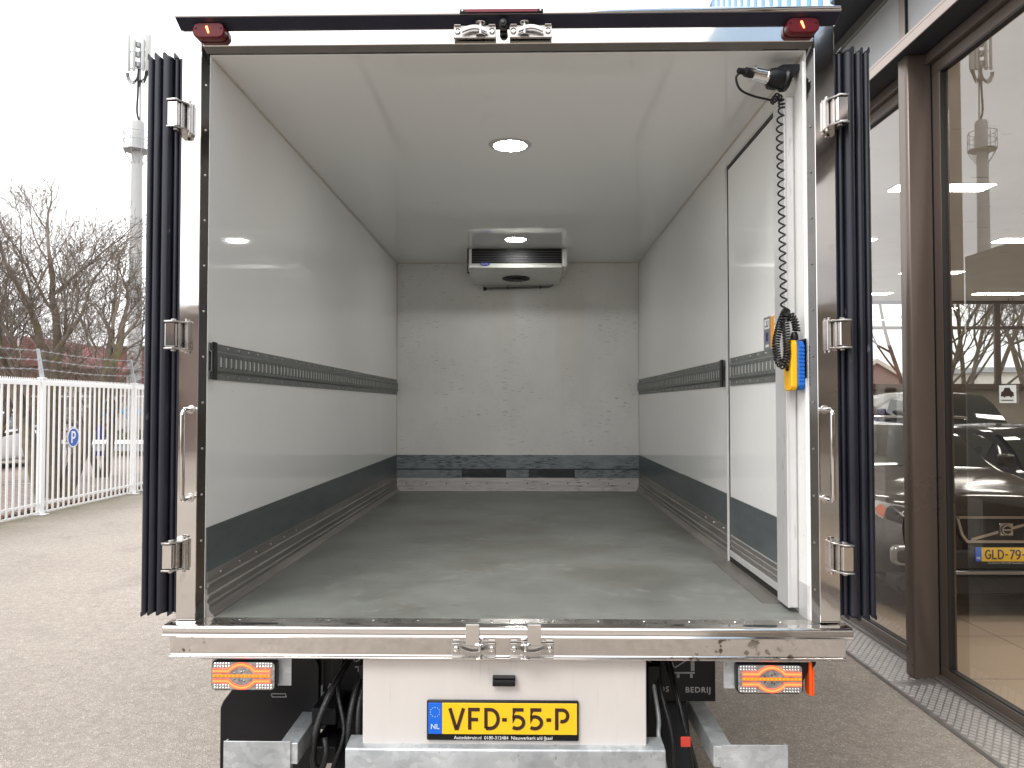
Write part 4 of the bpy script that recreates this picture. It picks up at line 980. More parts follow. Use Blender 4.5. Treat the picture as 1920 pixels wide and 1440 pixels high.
# tread plate strip in front of the glazing, two lengths butted at the pillar
def strip(y0, y1, label):
    t = thing('tread_plate', (2.415, (y0 + y1) / 2, 0), label, 'metal strip', 'tread plates along the showroom glazing')
    MB().prism([(2.27, .004), (2.275, .020), (2.56, .036), (2.56, .004)], 'y', y0, y1).build('plate', M['tread'], t)
    b = MB(); i = 0; y = y0 + .05
    while y < y1 - .04:
        for j in range(6):
            x = 2.30 + j * .046 + (.023 if i % 2 else 0)
            if x > 2.545: continue
            z = .020 + (x - 2.275) * .0561 + .0012; a, c = .0195, .0245
            b._add([(x - a, y, z), (x, y - c, z), (x + a, y, z), (x, y + c, z), (x - a * .75, y, z + .0022), (x, y - c * .75, z + .0022), (x + a * .75, y, z + .0022), (x, y + c * .75, z + .0022)],
                   [(4, 5, 6, 7), (0, 1, 5, 4), (1, 2, 6, 5), (2, 3, 7, 6), (3, 0, 4, 7)])
        y += .033; i += 1
    b.build('raised_lozenges', M['tread_top'], t, False)
    b = MB(); y = y0 + .08
    while y < y1:
        b.lathe([(.006, 0), (.005, .003), (.002, .004)], (2.285, y, .0205), 'z', 6); y += .42
    build_split(b, 'screw', M['steel_dull'], t)
strip(.93, 4.88, 'patterned metal strip in front of the glazing, nearer than the brown pillar')
strip(4.886, 9.0, 'patterned metal strip running on beyond the brown pillar behind the truck corner')
MB().prism([(2.564, .036), (2.5985, .036), (2.5985, .062), (2.592, .062), (2.592, .044), (2.580, .044), (2.580, .056), (2.574, .056), (2.574, .044), (2.564, .044)], 'y', YN, YE).build('sliding_track', M['alu_side'], shop)
# small paper sticker on the glass
stk = thing('window_sticker', (2.612, 4.28, 1.78), 'small white sticker with a black car drawing on the showroom glass', 'sticker')
MB().box(2.6115, 2.6145, 4.16, 4.30, 1.763, 1.86).build('paper', M['paper'], stk)
b = MB().prism([(4.285, 1.80), (4.28, 1.822), (4.262, 1.829), (4.25, 1.846), (4.21, 1.846), (4.195, 1.827), (4.178, 1.82), (4.175, 1.80), (4.19, 1.80), (4.195, 1.792), (4.21, 1.80), (4.245, 1.80), (4.25, 1.792), (4.265, 1.80)], 'x', 2.6100, 2.6112)
b.box(2.6100, 2.6112, 4.18, 4.28, 1.776, 1.780).build('print', M['ink'], stk)

piv = Vector((XG, 4.92, 0)); RT = Matrix.Rotation(FTURN, 3, 'Z')
for o in [q for q in C.objects if q.parent is None and (q is shop or q is stk or q.name.startswith('tread_plate'))]:
    o.location = piv + RT @ (o.location - piv); o.rotation_euler = (0, 0, FTURN)
# ------------------------------------------------------------------ cars
def car(name, x, y, L, W, H, paint, label, cat='car', belt=.62, hood=1.15, screen=.85, kind='estate', face=1, group=None, zl=.20, nose=.60):
    """a car whose front faces -Y (face=1) or +Y; length runs along Y"""
    t = thing(name, (x, y, 0), label, cat, group)
    hw = W / 2; zb = H * belt
    Y = lambda a: y + a if face > 0 else y + L - a
    van = kind == 'van'
    # stations: (distance from nose, half width, z low, z belt, z roof, half roof width)
    nz = nose if not van else .95
    S = [(0.00, .70, .32, nz * .98, nz, .60), (0.04, .84, .26, nz + .05, nz + .08, .72), (0.20, .94, zl + .02, nz + .16, nz + .20, .80), (.50, .985, zl, zb * .90, zb * .93, .82), (hood, 1.0, zl, zb, zb + .015, .80),
         (hood + screen * .33, 1.0, zl, zb + .01, zb + (H - zb) * .46, .74), (hood + screen * .66, 1.0, zl, zb + .015, zb + (H - zb) * .80, .72), (hood + screen, 1.0, zl, zb + .02, H - .04, .70), (hood + screen + .5, 1.0, zl, zb + .02, H, .70),
         (L * .68, 1.0, zl, zb + .03, H - .01, .70), (L - .55, .99, zl, zb + .05, H - .05, .68), (L - .18, .96, zl + .03, zb + .05, H - (.18 if not van else .06), .64 if not van else .68), (L - .03, .93, .30, zb, zb + (.16 if not van else (H - zb) * .9), .60 if not van else .66), (L, .86, .36, zb - .15, zb - .05 if not van else H * .85, .6)]
    ROW = lambda s: [(s[1] * hw * .86, s[2]), (s[1] * hw * .97, s[2] + .10), (s[1] * hw, s[2] + (s[3] - s[2]) * .45), (s[1] * hw * .985, s[3] - .10), (s[1] * hw * .955, s[3]),
                     (s[1] * hw * .955 * .55 + s[5] * hw * .45, s[3] * .5 + s[4] * .5), (s[5] * hw, s[4] - .035 if s[4] - s[3] > .1 else s[4] - .004), (s[5] * hw * .80, s[4]), (s[5] * hw * .3, s[4] + .018)]
    b = MB(); rings = []
    for s in S:
        r = ROW(s); ring = [(x + a, Y(s[0]), z) for a, z in r] + [(x - a, Y(s[0]), z) for a, z in r[::-1]]
        rings.append([b.bm.verts.new(p) for p in ring])
    n = len(rings[0])
    for a, c in zip(rings, rings[1:]):
        for k in range(n): b.bm.faces.new((a[k], a[(k + 1) % n], c[(k + 1) % n], c[k]))
    b.bm.faces.new(rings[0][::-1]); b.bm.faces.new(rings[-1])
    body = b.build('body', paint, t, True, 50, fixn=True)
    sub = body.modifiers.new('smooth', 'SUBSURF'); sub.levels = 2; sub.render_levels = 2
    # glazing: patches a hair outside the body
    def patch(sect_a, sect_b, side, lift=.012, f0=.12, f1=.88):
        pa, pb = [], []
        for s, L_ in ((sect_a, pa), (sect_b, pb)):
            lo = Vector((s[1] * hw * .955, s[3])); hi = Vector((s[5] * hw, s[4] - .035))
            for f in (f0, .5, f1):
                q = lo.lerp(hi, f); L_.append((x + side * (q.x + lift), Y(s[0]), q.y))
        return pa, pb
    b = MB()
    for side in (-1, 1):
        seq = [S[6], S[7], S[8], S[9], S[10]] if not van else [S[6], S[7], S[8]]
        for a, c in zip(seq, seq[1:]):
            pa, pb = patch(a, c, side)
            b._add(pa + pb, [(0, 1, 4, 3), (1, 2, 5, 4)] if side > 0 else [(3, 4, 1, 0), (4, 5, 2, 1)])
    b.build('side_window', M['car_glass'], t, True, 60)
    b = MB(); rows = []
    for fy in (.06, .33, .60, .90):
        yy = hood + screen * fy; zc = zb + (H - zb) * ([.0, .46, .80, .98][0] if fy < .1 else 0)
        i = fy * 3
        i0 = min(3, int(i)); seg = [S[4], S[5], S[6], S[7]]; i0 = min(i0, 2); u = i - i0
        s0, s1 = seg[i0], seg[i0 + 1]; rw_ = (s0[5] * (1 - u) + s1[5] * u) * hw; zr = s0[4] * (1 - u) + s1[4] * u
        rows.append([(x + q * rw_ * .93, Y(yy) - face * .035, zr + .012 + .03 * (1 - q * q)) for q in (-1, -.6, -.2, .2, .6, 1)])
    b._add([p for r_ in rows for p in r_], [(r_ * 6 + k, r_ * 6 + k + 1, (r_ + 1) * 6 + k + 1, (r_ + 1) * 6 + k) for r_ in range(3) for k in range(5)])
    b.build('windscreen', M['car_glass'], t, True, 60)
    wr = .335 if not van else .34
    for wy in (.92, L - .95):
        for s in (-1, 1):
            c = (x + s * (hw - .10), Y(wy), wr)
            MB().lathe([(wr + .055, s * .055), (wr + .055, s * .104), (wr + .02, s * .106), (wr + .015, s * .06)], c, 'x', 28).build('wheel_arch', M['black_matte'], t)
            wv = MB().lathe([(wr * .6, -.1), (wr * .92, -.1), (wr, -.07), (wr, .07), (wr * .92, .11), (wr * .62, .11), (wr * .6, .09)], c, 'x', 28).build('wheel', M['tyre'], t)
            MB().lathe([(wr * .62, s * .07), (wr * .64, s * .112), (wr * .56, s * .108), (wr * .25, s * .09), (wr * .2, s * .115), (.02, s * .118)], c, 'x', 20).build('rim', M['rim'], wv)
    for s in (-1, 1):
        MB().box(x + s * (hw + .02), x + s * (hw + .17), Y(hood + screen * .42) - .05, Y(hood + screen * .42) + .05, zb + .04, zb + .17, .03, 3).build('wing_mirror', paint, t)
    return t, S, Y
cg = 'cars standing in the showroom'
t, S, Y = car('parked_car', 3.79, 6.22, 4.8, 1.88, 1.56, M['car_dark'], 'dark brown estate car behind the glass with yellow plate GLD-79', hood=1.25, screen=.85, belt=.70, nose=.80, group=cg)
x = 3.79; yf = 6.215
# front details of the estate
def zigz(pts, y0, y1): return MB().prism(pts, 'y', y0, y1, .004)
gp = [(-.375, .865), (-.34, .73), (-.30, .675), (.30, .675), (.34, .73), (.375, .865)]
grl = zigz([(x + p[0], p[1]) for p in gp], yf - .035, yf + .04).build('grille', M['grille'], t)
b = MB(); gl = [(x + p[0], p[1]) for p in gp]; b.ribbon(gl + [gl[0]], .020, (0, yf - .036, 0), (1, 0, 0), (0, 0, 1), .014)
b.ribbon([(x - .27, .69), (x + .30, .85)], .022, (0, yf - .037, 0), (1, 0, 0), (0, 0, 1), .012)
b.build('grille_frame', M['chrome'], grl)
b = MB()
for k in range(12): b.box(x - .30 + k * .054, x - .296 + k * .054, yf - .040, yf - .0355, .70, .84)
b.build('grille_bar', M['black'], grl, False)
MB().box(x - .055, x + .055, yf - .062, yf - .050, .72, .82, .006).build('badge_plate', M['chrome'], grl)
MB().lathe([(.044, 0), (.044, -.006), (.035, -.008)], (x, yf - .062, .77), 'y', 24).build('badge', M['grille'], grl)
MB().ribbon(arc(x, .77, .036, .036, 0, 350, 20), .010, (0, yf - .071, 0), (1, 0, 0), (0, 0, 1), .002).box(x - .036, x + .036, yf - .074, yf - .0715, .764, .776).build('badge_ring', M['chrome'], grl)
for s, lab in ((-1, 'left headlight with amber corner'), (1, 'right headlight with amber corner')):
    pts = [(.86, .905), (.80, .955), (.55, .915), (.47, .885), (.47, .83), (.62, .785), (.78, .80), (.84, .85)]
    def hy(p): return yf + .03 + max(0, p[0] - .45) * .62
    b = MB(); f_ = [(x + s * p[0] * 1.06, hy(p) - .05, p[1]) for p in pts]; k_ = [(x + s * p[0] * 1.06, hy(p) + .07, p[1]) for p in pts]
    b._add(f_ + k_, [tuple(range(8)), tuple(range(15, 7, -1))] + [(i, (i + 1) % 8, 8 + (i + 1) % 8, 8 + i) for i in range(8)])
    h = b.build('headlight', M['lamp_glass'], t, False, fixn=True, label=lab)
    pts2 = [(.850, .90), (.815, .935), (.79, .925), (.775, .86), (.785, .815), (.83, .855)]
    b = MB(); b._add([(x + s * p[0] * 1.06, hy(p) - .053, p[1]) for p in pts2], [tuple(range(6))]); b.build('indicator', M['lamp_amber'], h, False)
    b = MB()
    b.lathe([(.045, 0), (.042, -.012), (.03, -.004), (.005, -.002)], (x + s * .60, yf + .02, .855), 'y', 20); b.lathe([(.038, 0), (.036, -.010), (.02, -.004), (.004, -.002)], (x + s * .71, yf + .09, .865), 'y', 20)
    build_split(b, 'projector', M['chrome'], h)
    o = MB().prism([(x + s * a, c) for a, c in rr(.62, .86, .47, .63, .05)], 'y', yf + .00, yf + .07, .01).build('fog_lamp_surround', M['rim'], t)
    MB().prism([(x + s * a, c) for a, c in rr(.65, .83, .495, .605, .035)], 'y', yf - .012, yf - .001, .003).build('fog_lamp', M['grille'], o)
MB().box(x - .66, x + .66, yf - .055, yf + .02, .415, .445, .006).build('skid_trim', M['rim'], t)
MB().prism([(x + a, c) for a, c in rr(-.72, .72, .46, .60, .04)], 'y', yf - .045, yf + .02, .01).build('air_intake', M['black_matte'], t)
MB().prism([(x + a, c) for a, c in rr(-.84, .84, .25, .41, .06)], 'y', yf - .02, yf + .2, .02).build('front_apron', M['black_matte'], t)
np_ = MB().box(x - .265, x + .265, yf - .082, yf - .070, .505, .64, .004).build('licence_plate', M['black'], t)
MB().box(x - .212, x + .258, yf - .086, yf - .0822, .527, .635, .001).build('plate_face', M['plate_yellow'], np_)
MB().box(x - .258, x - .2125, yf - .086, yf - .0822, .527, .635, .001).build('country_band', M['plate_blue'], np_)
b = MB(); glyphs(b, 'GLD-79-R', x - .185, yf - .0863, .545, .073, .0115, .115, 1.0); b.build('plate_characters', M['ink'], np_)
MB().text('NL', .026, facing(x - .236, yf - .0865, .545), .0004, .0006, 'CENTER').build('plate_print', M['white_print'], np_)
MB().text('Autodebruin.nl  0180-312484  Nieuwerkerk a/d IJssel', .0150, facing(x, yf - .0824, .510), .0004, 0, 'CENTER').build('holder_print', M['white_print'], np_)
for s in (-1, 1): MB().tube(bez([(x + s * .80, 8.1, 1.60), (x + s * .80, 8.3, 1.625), (x + s * .78, 10.2, 1.60), (x + s * .77, 10.5, 1.57)], 5), .014, 8).build('roof_rail', M['chrome'], t)
car('parked_car', 6.35, 7.7, 4.5, 1.84, 1.50, M['car_black'], 'black hatchback car right of the estate behind the glass', group=cg)
t3, _, _ = car('parked_van', 7.55, 12.3, 4.2, 1.90, 2.00, M['car_silver'], 'silver van near the far windows of the showroom', 'van', belt=.56, hood=.75, screen=1.0, kind='van', group=cg)
MB().box(6.95, 8.15, 12.98, 13.0, 1.32, 1.42).build('price_sheet', M['paper'], t3)
t4, _, _ = car('parked_van', 5.35, 12.9, 3.7, 1.90, 2.12, M['car_blue'], 'dark blue van at the back of the showroom, seen left of the brown pillar', 'van', belt=.72, hood=.7, screen=.8, kind='van', group=cg)
MB().box(4.75, 5.95, 14.5, 16.3, 2.125, 2.20, .03, 2).build('roof_box', M['car_white'], t4)
for x_, y_, sc_ in ((5.72, 12.86, 1.6), (6.05, 12.86, 1.6)): MB().box(x_ - .1, x_ + .1, y_ - .02, y_, sc_ - .32, sc_ - .28).box(x_ - .08, x_ + .06, y_ - .02, y_, sc_ - .39, sc_ - .365).build('print', M['white_print'], t4)

# ================================================================== fence on the left
fence = thing('metal_fence', (-7.75, 12.2, 0), 'white steel railing fence with a spiked top and barbed wire', 'fence')
XF = -7.75; posts = [3.5 + 2.9 * k for k in range(8)]
for y in posts:
    p = MB().box(XF - .045, XF + .045, y - .045, y + .045, 0, 2.17, .004).build('post', M['white_fence'], fence)
    MB().box(XF - .10, XF + .10, y - .09, y + .09, .004, .016, .002).box(XF - .052, XF + .052, y - .052, y + .052, 2.171, 2.195, .004).build('base_plate', M['white_fence'], p)
    MB().prism([(XF - .03, 2.195), (XF + .03, 2.195), (XF - .06, 2.66), (XF - .095, 2.66)], 'y', y - .018, y + .018).build('wire_bracket', M['galv_thin'], p)
for ya, yb in zip(posts, posts[1:]):
    b = MB().box(XF - .02, XF + .02, ya + .05, yb - .05, 2.07, 2.135, .002).box(XF - .012, XF + .012, ya + .05, yb - .05, .155, .20, .002).box(XF - .012, XF + .012, ya + .05, yb - .05, .025, .055, .002)
    y = ya + .135
    while y < yb - .08:
        b.box(XF + .0205, XF + .0335, y - .023, y + .023, .045, 2.068, .001); y += .148
    y = ya + .06
    while y < yb - .07:
        b.prism([(y, 2.1355), (y + .040, 2.1355), (y + .020, 2.185)], 'x', XF - .004, XF + .004); y += .0485
    b.build('picket_panel', M['white_fence'], fence, False)
b = MB()
for z, dx in ((2.33, -.0), (2.48, -.035), (2.63, -.07)):
    for ya, yb in zip(posts, posts[1:]):
        pp_ = [(XF + dx, ya + (yb - ya) * k / 6, z - .03 * math.sin(math.pi * k / 6)) for k in range(7)]; b.tube(pp_, .0045, 5)
        for k in range(14):
            y = ya + (yb - ya) * (k + .5) / 14; zz_ = z - .03 * math.sin(math.pi * (k + .5) / 14); b.tube([(XF + dx - .02, y - .015, zz_ - .02), (XF + dx + .02, y + .015, zz_ + .02)], .002, 4); b.tube([(XF + dx - .02, y + .015, zz_ + .02), (XF + dx + .02, y - .015, zz_ - .02)], .002, 4)
b.build('barbed_wire', M['galv_thin'], fence)
sg_ = thing('parking_sign', (-7.71, 13.0, 1.2), 'round blue P parking sign on the white fence', 'sign')
MB().lathe([(.176, 0), (.178, .006), (.174, .010)], (-7.715, 13.0, 1.205), 'x', 36).build('sign_plate', M['sign_grey'], sg_)
MB().lathe([(.168, .0105), (.166, .012)], (-7.715, 13.0, 1.205), 'x', 36).build('border_ring', M['white_print'], sg_)
MB().lathe([(.150, .0122), (.149, .0135)], (-7.715, 13.0, 1.205), 'x', 36).build('sign_face', M['sign_blue'], sg_)
b = MB().ribbon([(-.045, -.10), (-.045, .085)] + arc(.0, .035, .05, .05, 90, -90, 8) + [(-.03, -.015)], .034, (-7.7012, 13.0, 1.21), (0, 1, 0), (0, 0, 1), .001)
b.build('letter', M['white_print'], sg_)

# ------------------------------------------------------------------ things beyond the fence
def at(px, py, Yd):   # pixel of the photograph and depth -> point (used to read distances off the photograph)
    return Vector(((px - 985) / 1442 * Yd, Yd, 1.75 - (py - 760) / 1442 * Yd))
wall = thing('garden_wall', (-13.5, 27, 0), 'weathered grey concrete wall behind the blue sign, sprayed with blue graffiti', 'wall')
b = MB(); x = -16.2
while x < -9.0: b.box(x, x + 1.17, 27.0, 27.15, .0, 2.5, .01); x += 1.2
b.build('wall_panel', M['concrete'], wall)
b = MB(); x = -16.22
while x < -9.0: b.box(x - .015, x + .03, 26.94, 26.998, 0, 2.55, .004); x += 1.2
b.build('wall_post', M['concrete_pale'], wall)
random.seed(11); b = MB()
for k in range(9):
    x0_ = -14.9 + k * .16 + random.uniform(-.05, .05); z0_ = 1.75 + random.uniform(-.1, .1)
    b.ribbon([(x0_ + random.uniform(-.06, .06) * j, z0_ - .10 * j + random.uniform(-.03, .03)) for j in range(5)], .035, (0, 26.99, 0), (1, 0, 0), (0, 0, 1), .004)
b.build('graffiti', M['graffiti'], wall)
pyl = thing('blue_sign_pillar', (-14.5, 26, 0), 'dark blue upright sign pillar in front of the concrete wall', 'sign')
MB().box(-14.64, -14.36, 26.0, 26.12, .02, 1.62, .01).build('panel', M['navy'], pyl); MB().box(-14.67, -14.33, 25.97, 26.15, 0, .03).build('base', M['concrete'], pyl)
MB().box(-14.62, -14.38, 26.02, 26.1, 1.625, 1.78, .01).build('panel', M['sign_grey'], pyl)
gr = thing('guard_rail', (-12.5, 25.0, 0), 'white steel guard rail in front of the concrete wall', 'guard rail')
b = MB().box(-16.5, -9.4, 25.0, 25.03, .48, .62, .005); b.box(-16.5, -9.4, 25.0, 25.02, 2.02, 2.07); b.build('rail', M['white_fence'], gr)
b = MB().box(-16.5, -9.4, 25.06, 25.1, .25, .46, .003).build('kick_board', M['galv_thin'], gr)
b = MB(); x = -16.4
while x < -9.4: b.box(x, x + .05, 25.035, 25.09, 0, 2.07); x += 1.75
b.build('post', M['galv_thin'], gr)
random.seed(4)
def bush(name, label, cx, cy, rx, ry, h, n, m, seed):
    random.seed(seed); b = MB()
    for i in range(n):
        u = random.random() ** .5; a = random.uniform(0, 6.283); zz_ = random.random()
        px, py, pz = cx + rx * u * math.cos(a) * (1 - .35 * zz_), cy + ry * u * math.sin(a), h * zz_ * (1 - .3 * u) + .02
        s = random.uniform(.02, .05); d = Vector((random.gauss(0, 1), random.gauss(0, 1), random.gauss(0, 1))).normalized(); e = d.orthogonal().normalized() * s; f = d.cross(e)
        c = Vector((px, py, pz)); b.quad(c - e, c - f * .6, c + e, c + f * .6)
    t = thing(name, (cx, cy, 0), label, 'bush'); b.build('foliage', m, t, False)
    b = MB()
    for k in range(7):
        a = random.uniform(0, 6.28); b.tube([(cx, cy, 0), (cx + rx * .4 * math.cos(a), cy + ry * .4 * math.sin(a), h * .5), (cx + rx * .7 * math.cos(a), cy + ry * .7 * math.sin(a), h * .9)], [.02, .012, .004], 5)
    b.build('stem', M['twig'], t, False)
bush('low_shrub', 'green shrub between the blue sign pillar and the white post', -13.6, 26.4, .9, .4, 1.1, 1500, M['ivy'], 1)
bush('low_shrub', 'green shrub right of the guard rail close to the truck door', -11.9, 26.4, .9, .4, 1.2, 1500, M['ivy'], 2)
bush('low_shrub', 'dark shrub behind the parking sign', -16.6, 24.6, 1.3, .6, 1.3, 2200, M['ivy'], 3)
hall = thing('industrial_hall', (-25, 52, 0), 'dark red industrial hall behind the trees', 'building')
b = MB().box(-60, -19.5, 50, 62, .9, 3.2).box(-27.0, -14, 50.02, 62, 3.2, 5.55); b.build('wall', M['rust_red'], hall)
b = MB(); x = -27
while x < -14: b.box(x, x + .04, 49.99, 50.015, 3.2, 5.5); x += .9
b.build('panel_joint', M['soffit'], hall, False)
MB().box(-60, -27.1, 49.9, 62, 3.2, 4.9).box(-60, -14, 49.95, 50.0, .0, .9).build('upper_wall', M['concrete_pale'], hall)
MB().box(-60.2, -27.1, 49.7, 62, 4.92, 5.3).box(-27.1, -13.9, 49.8, 62, 5.56, 5.66).build('roof', M['concrete'], hall)
b = MB(); x = -38
while x < -20: b.box(x, x + .9, 49.88, 49.94, 1.4, 2.4); x += 1.7
build_split(b, 'window', M['paper'], hall, smooth=False)
h2 = thing('brick_house', (-40, 34, 0), 'brown brick house far left behind the trees', 'building')
MB().box(-46, -22.6, 36, 42, 0, 3.6).build('wall', M['brick_brown'], h2); MB().prism([(-47, 3.6), (-21.8, 3.6), (-23.5, 5.0), (-45, 5.0)], 'y', 35.6, 42.4).build('roof', M['rust_red'], h2)
b = MB(); x = -34
while x < -23: b.box(x, x + .8, 35.95, 35.99, 1.2, 2.3); x += 1.9
build_split(b, 'window', M['paper'], h2, smooth=False)
lp = thing('lamp_post', (-16, 24, 0), 'thin white lamp post left of the big tree', 'lamp post')
MB().tube([(-16.0, 24, 0), (-16.0, 24, 4.6)], [.06, .045], 10).build('pole', M['mast'], lp); MB().lathe([(.05, 0), (.16, .05), (.18, .18), (.05, .24)], (-16, 24, 4.6), 'z', 14).build('lantern', M['mast'], lp)
# silver car beyond the fence
car('parked_car', -15.0, 18.9, 4.3, 1.78, 1.62, mat('pale_silver_paint', (.66, .66, .66), .3, .2, coat=.5), 'silver car parked beyond the white fence at the left edge', hood=1.1, screen=.8, face=-1)
# telecom mast
mst = thing('telecom_mast', (-22.7, 45, 0), 'tall white telecom mast with a round platform and antennas', 'mast')
mx, my = -23.1, 45.0
MB().tube([(mx, my, 0), (mx, my, 8), (mx, my, 16.9)], [.42, .37, .31], 20).build('pole', M['mast'], mst)
MB().tube([(mx + .05, my, 16.9), (mx + .05, my, 18.5), (mx + .05, my, 18.65)], [.34, .34, .30], 20).build('collar', M['mast'], mst)
pl = MB().lathe([(.75, 0), (.80, .03), (.80, .09), (.75, .10)], (mx, my, 16.85), 'z', 8).build('platform', M['galv_thin'], mst)
b = MB()
for zz_ in (17.45, 17.95): b.tube([(mx + .78 * math.cos(k * math.pi / 4), my + .78 * math.sin(k * math.pi / 4), zz_) for k in range(9)], .022, 5)
for k in range(8):
    a = k * math.pi / 4; b.tube([(mx + .78 * math.cos(a), my + .78 * math.sin(a), 16.9), (mx + .78 * math.cos(a), my + .78 * math.sin(a), 17.95)], .022, 5)
    b.tube([(mx + .76 * math.cos(a), my + .76 * math.sin(a), 16.85), (mx + .33 * math.cos(a), my + .33 * math.sin(a), 16.1)], .022, 5)
b.build('railing', M['galv_thin'], pl)
MB().tube([(mx + .15, my, 18.6), (mx + .12, my, 23.4)], .055, 10).build('antenna_pole', M['galv_thin'], mst)
MB().tube(bez([(mx + .20, my - .1, 18.5), (mx + .02, my - .12, 19.2), (mx + .06, my - .12, 20.5), (mx + .06, my - .1, 22.2)], 6), .06, 6).build('cable_run', M['black_matte'], mst)
for dx, w in ((-.52, .14), (-.22, .17), (.34, .16), (.62, .30)):
    for y_ in (0,):
        MB().box(mx + .1 + dx - w / 2, mx + .1 + dx + w / 2, my - .35, my - .22, 21.6, 23.75 - (.25 if abs(dx) < .4 else 0), .03, 2).build('antenna', M['mast'], mst)
b = MB()
for zz_ in (21.9, 22.5, 23.1):
    b.box(mx - .12, mx + .12, my - .20, my + .05, zz_, zz_ + .32, .02); b.box(mx + .30, mx + .46, my - .20, my + .02, zz_ + .05, zz_ + .34, .02)
for zz_ in (21.8, 22.8): b.tube([(mx - .45, my - .15, zz_), (mx + .75, my - .15, zz_)], .03, 6)
b.build('radio_unit', M['galv_thin'], mst)
b = MB()
for k in range(5):
    r_ = .32 + .04 * k; b.tube([(mx - .2 + r_ * .8 * math.cos(a / 8 * math.pi), my - .2 - .02 * k, 21.5 + r_ * 1.5 * math.sin(a / 8 * math.pi)) for a in range(8, 17)], .018, 5)
for k in range(6): b.tube(bez([(mx + .5 + .05 * k, my - .15, 21.65), (mx + .45, my - .2, 21.2 - .07 * k), (mx + .25 - .02 * k, my - .1, 21.1), (mx + .1, my - .1, 20.7)], 4), .02, 5)
b.build('cable_loop', M['black_matte'], mst)
b = MB()
for k in range(14): b.tube([(mx - .42, my - .05, 18.5 - k * .12 + .1), (mx - .30, my - .05, 18.5 - k * .12 + .1)], .012, 4)
b.build('ladder_rung', M['galv_thin'], mst)

# ------------------------------------------------------------------ bare trees
def tree_mesh(seed, h, trunk_r, stems, spread, levels, kids, lean=(0, 0), up=.35, start=.12, dens=1.0, tip=.0035):
    rnd = random.Random(seed); T = ([], []); K = ([], [])
    def seg_tube(buf, pts, rad, n):
        V, F = buf; base = len(V); prev = None; m = len(pts)
        for i, p in enumerate(pts):
            d = (pts[min(i + 1, m - 1)] - pts[max(i - 1, 0)]).normalized()
            u = d.orthogonal().normalized() if prev is None else (prev - d * prev.dot(d)).normalized()
            prev = u; w = d.cross(u)
            for k in range(n):
                a = 2 * math.pi * k / n; V.append(p + (u * math.cos(a) + w * math.sin(a)) * rad[i])
        for i in range(m - 1):
            for k in range(n):
                a, b_ = base + i * n + k, base + i * n + (k + 1) % n; F.append((a, b_, b_ + n, a + n))
    def grow(p, d, L, r, lev):
        ns = 5 if lev < 2 else (4 if lev < 4 else 3); pts = [p]; rad = [r]; dirs = [d]
        r_end = max(tip * .6, r * (.50 if lev else .62))
        for i in range(ns):
            j = Vector((rnd.gauss(0, 1), rnd.gauss(0, 1), rnd.gauss(0, .6))) * (.08 + .035 * lev)
            d = (d + j + Vector((0, 0, up * .22 * (1 if lev < 4 else .5)))).normalized()
            p = p + d * (L / ns); pts.append(p); dirs.append(d); rad.append(r + (r_end - r) * (i + 1) / ns)
        n = 8 if lev == 0 else (6 if lev == 1 else (4 if lev == 2 else 3))
        seg_tube(T if lev < 2 else K, pts, rad, n)
        if lev >= levels: return
        k = kids[min(lev, len(kids) - 1)]; k = int(k * dens) + (1 if rnd.random() < (k * dens) % 1 else 0)
        for c in range(k):
            t0 = (.50, .35, .30, .25, .2, .2, .2)[lev]; t = min(t0 + (1 - t0) * (c + rnd.random() * .8) / k, .99)
            i = min(ns - 1, int(t * ns)); q = pts[i].lerp(pts[i + 1], t * ns - i); dd = dirs[i + 1]
            ax = dd.orthogonal().normalized(); ax.rotate(Matrix.Rotation(rnd.uniform(0, 6.283), 3, dd))
            ang = R(rnd.uniform(22, 55) * spread); nd = (dd * math.cos(ang) + ax * math.sin(ang)).normalized()
            grow(q, nd, L * rnd.uniform(.58, .82) * (1.08 - .3 * t), (r + (r_end - r) * t) * rnd.uniform(.45, .66), lev + 1)
        grow(pts[-1], dirs[-1], L * rnd.uniform(.5, .68), r_end, lev + 1)
    for s in range(stems):
        a = 2 * math.pi * s / stems + rnd.uniform(-.4, .4); o = trunk_r * .7 if stems > 1 else 0
        d = Vector((math.cos(a) * .28 + lean[0], math.sin(a) * .28 + lean[1], 1)) if stems > 1 else Vector((lean[0], lean[1], 1))
        grow(Vector((math.cos(a) * o, math.sin(a) * o, -.05)), d.normalized(), h * rnd.uniform(.34, .42), trunk_r * rnd.uniform(.75, 1), 0)
    zs = sorted(v.z for v in K[0]); s = h / zs[int(len(zs) * .975)]
    out = []
    for nm, buf in (('trunk', T), ('crown', K)):
        me = bpy.data.meshes.new(nm); me.from_pydata([(v.x * (s if s < 1.6 else 1.6), v.y * (s if s < 1.6 else 1.6), v.z * s) for v in buf[0]], [], buf[1]); me.polygons.foreach_set('use_smooth', [True] * len(me.polygons)); out.append(me)
    return out
def plant(meshes, loc, rz, sc, label, name='bare_tree', group='bare winter trees', m=('bark', 'twig')):
    t = thing(name, loc, label, 'tree', group); t.rotation_euler = (0, 0, rz); t.scale = (sc, sc, sc)
    for me, nm, mm in zip(meshes, ('trunk', 'crown'), m):
        if not me.materials: me.materials.append(M[mm])
        o = bpy.data.objects.new(nm, me); C.objects.link(o); o.parent = t
    return t
big = tree_mesh(7, 5.9, .15, 4, .85, 6, (2.6, 3.0, 3.0, 3.0, 2.8, 1.7), lean=(.0, .0), tip=.0055, up=.36)
plant(big, (-9.0, 14.6, 0), .4, 1.0, 'big many-stemmed bare tree just behind the white fence')
small = tree_mesh(21, 4.6, .10, 3, 1.2, 6, (2.4, 2.9, 3.0, 3.0, 2.6, 1.6), up=.16, tip=.0055)
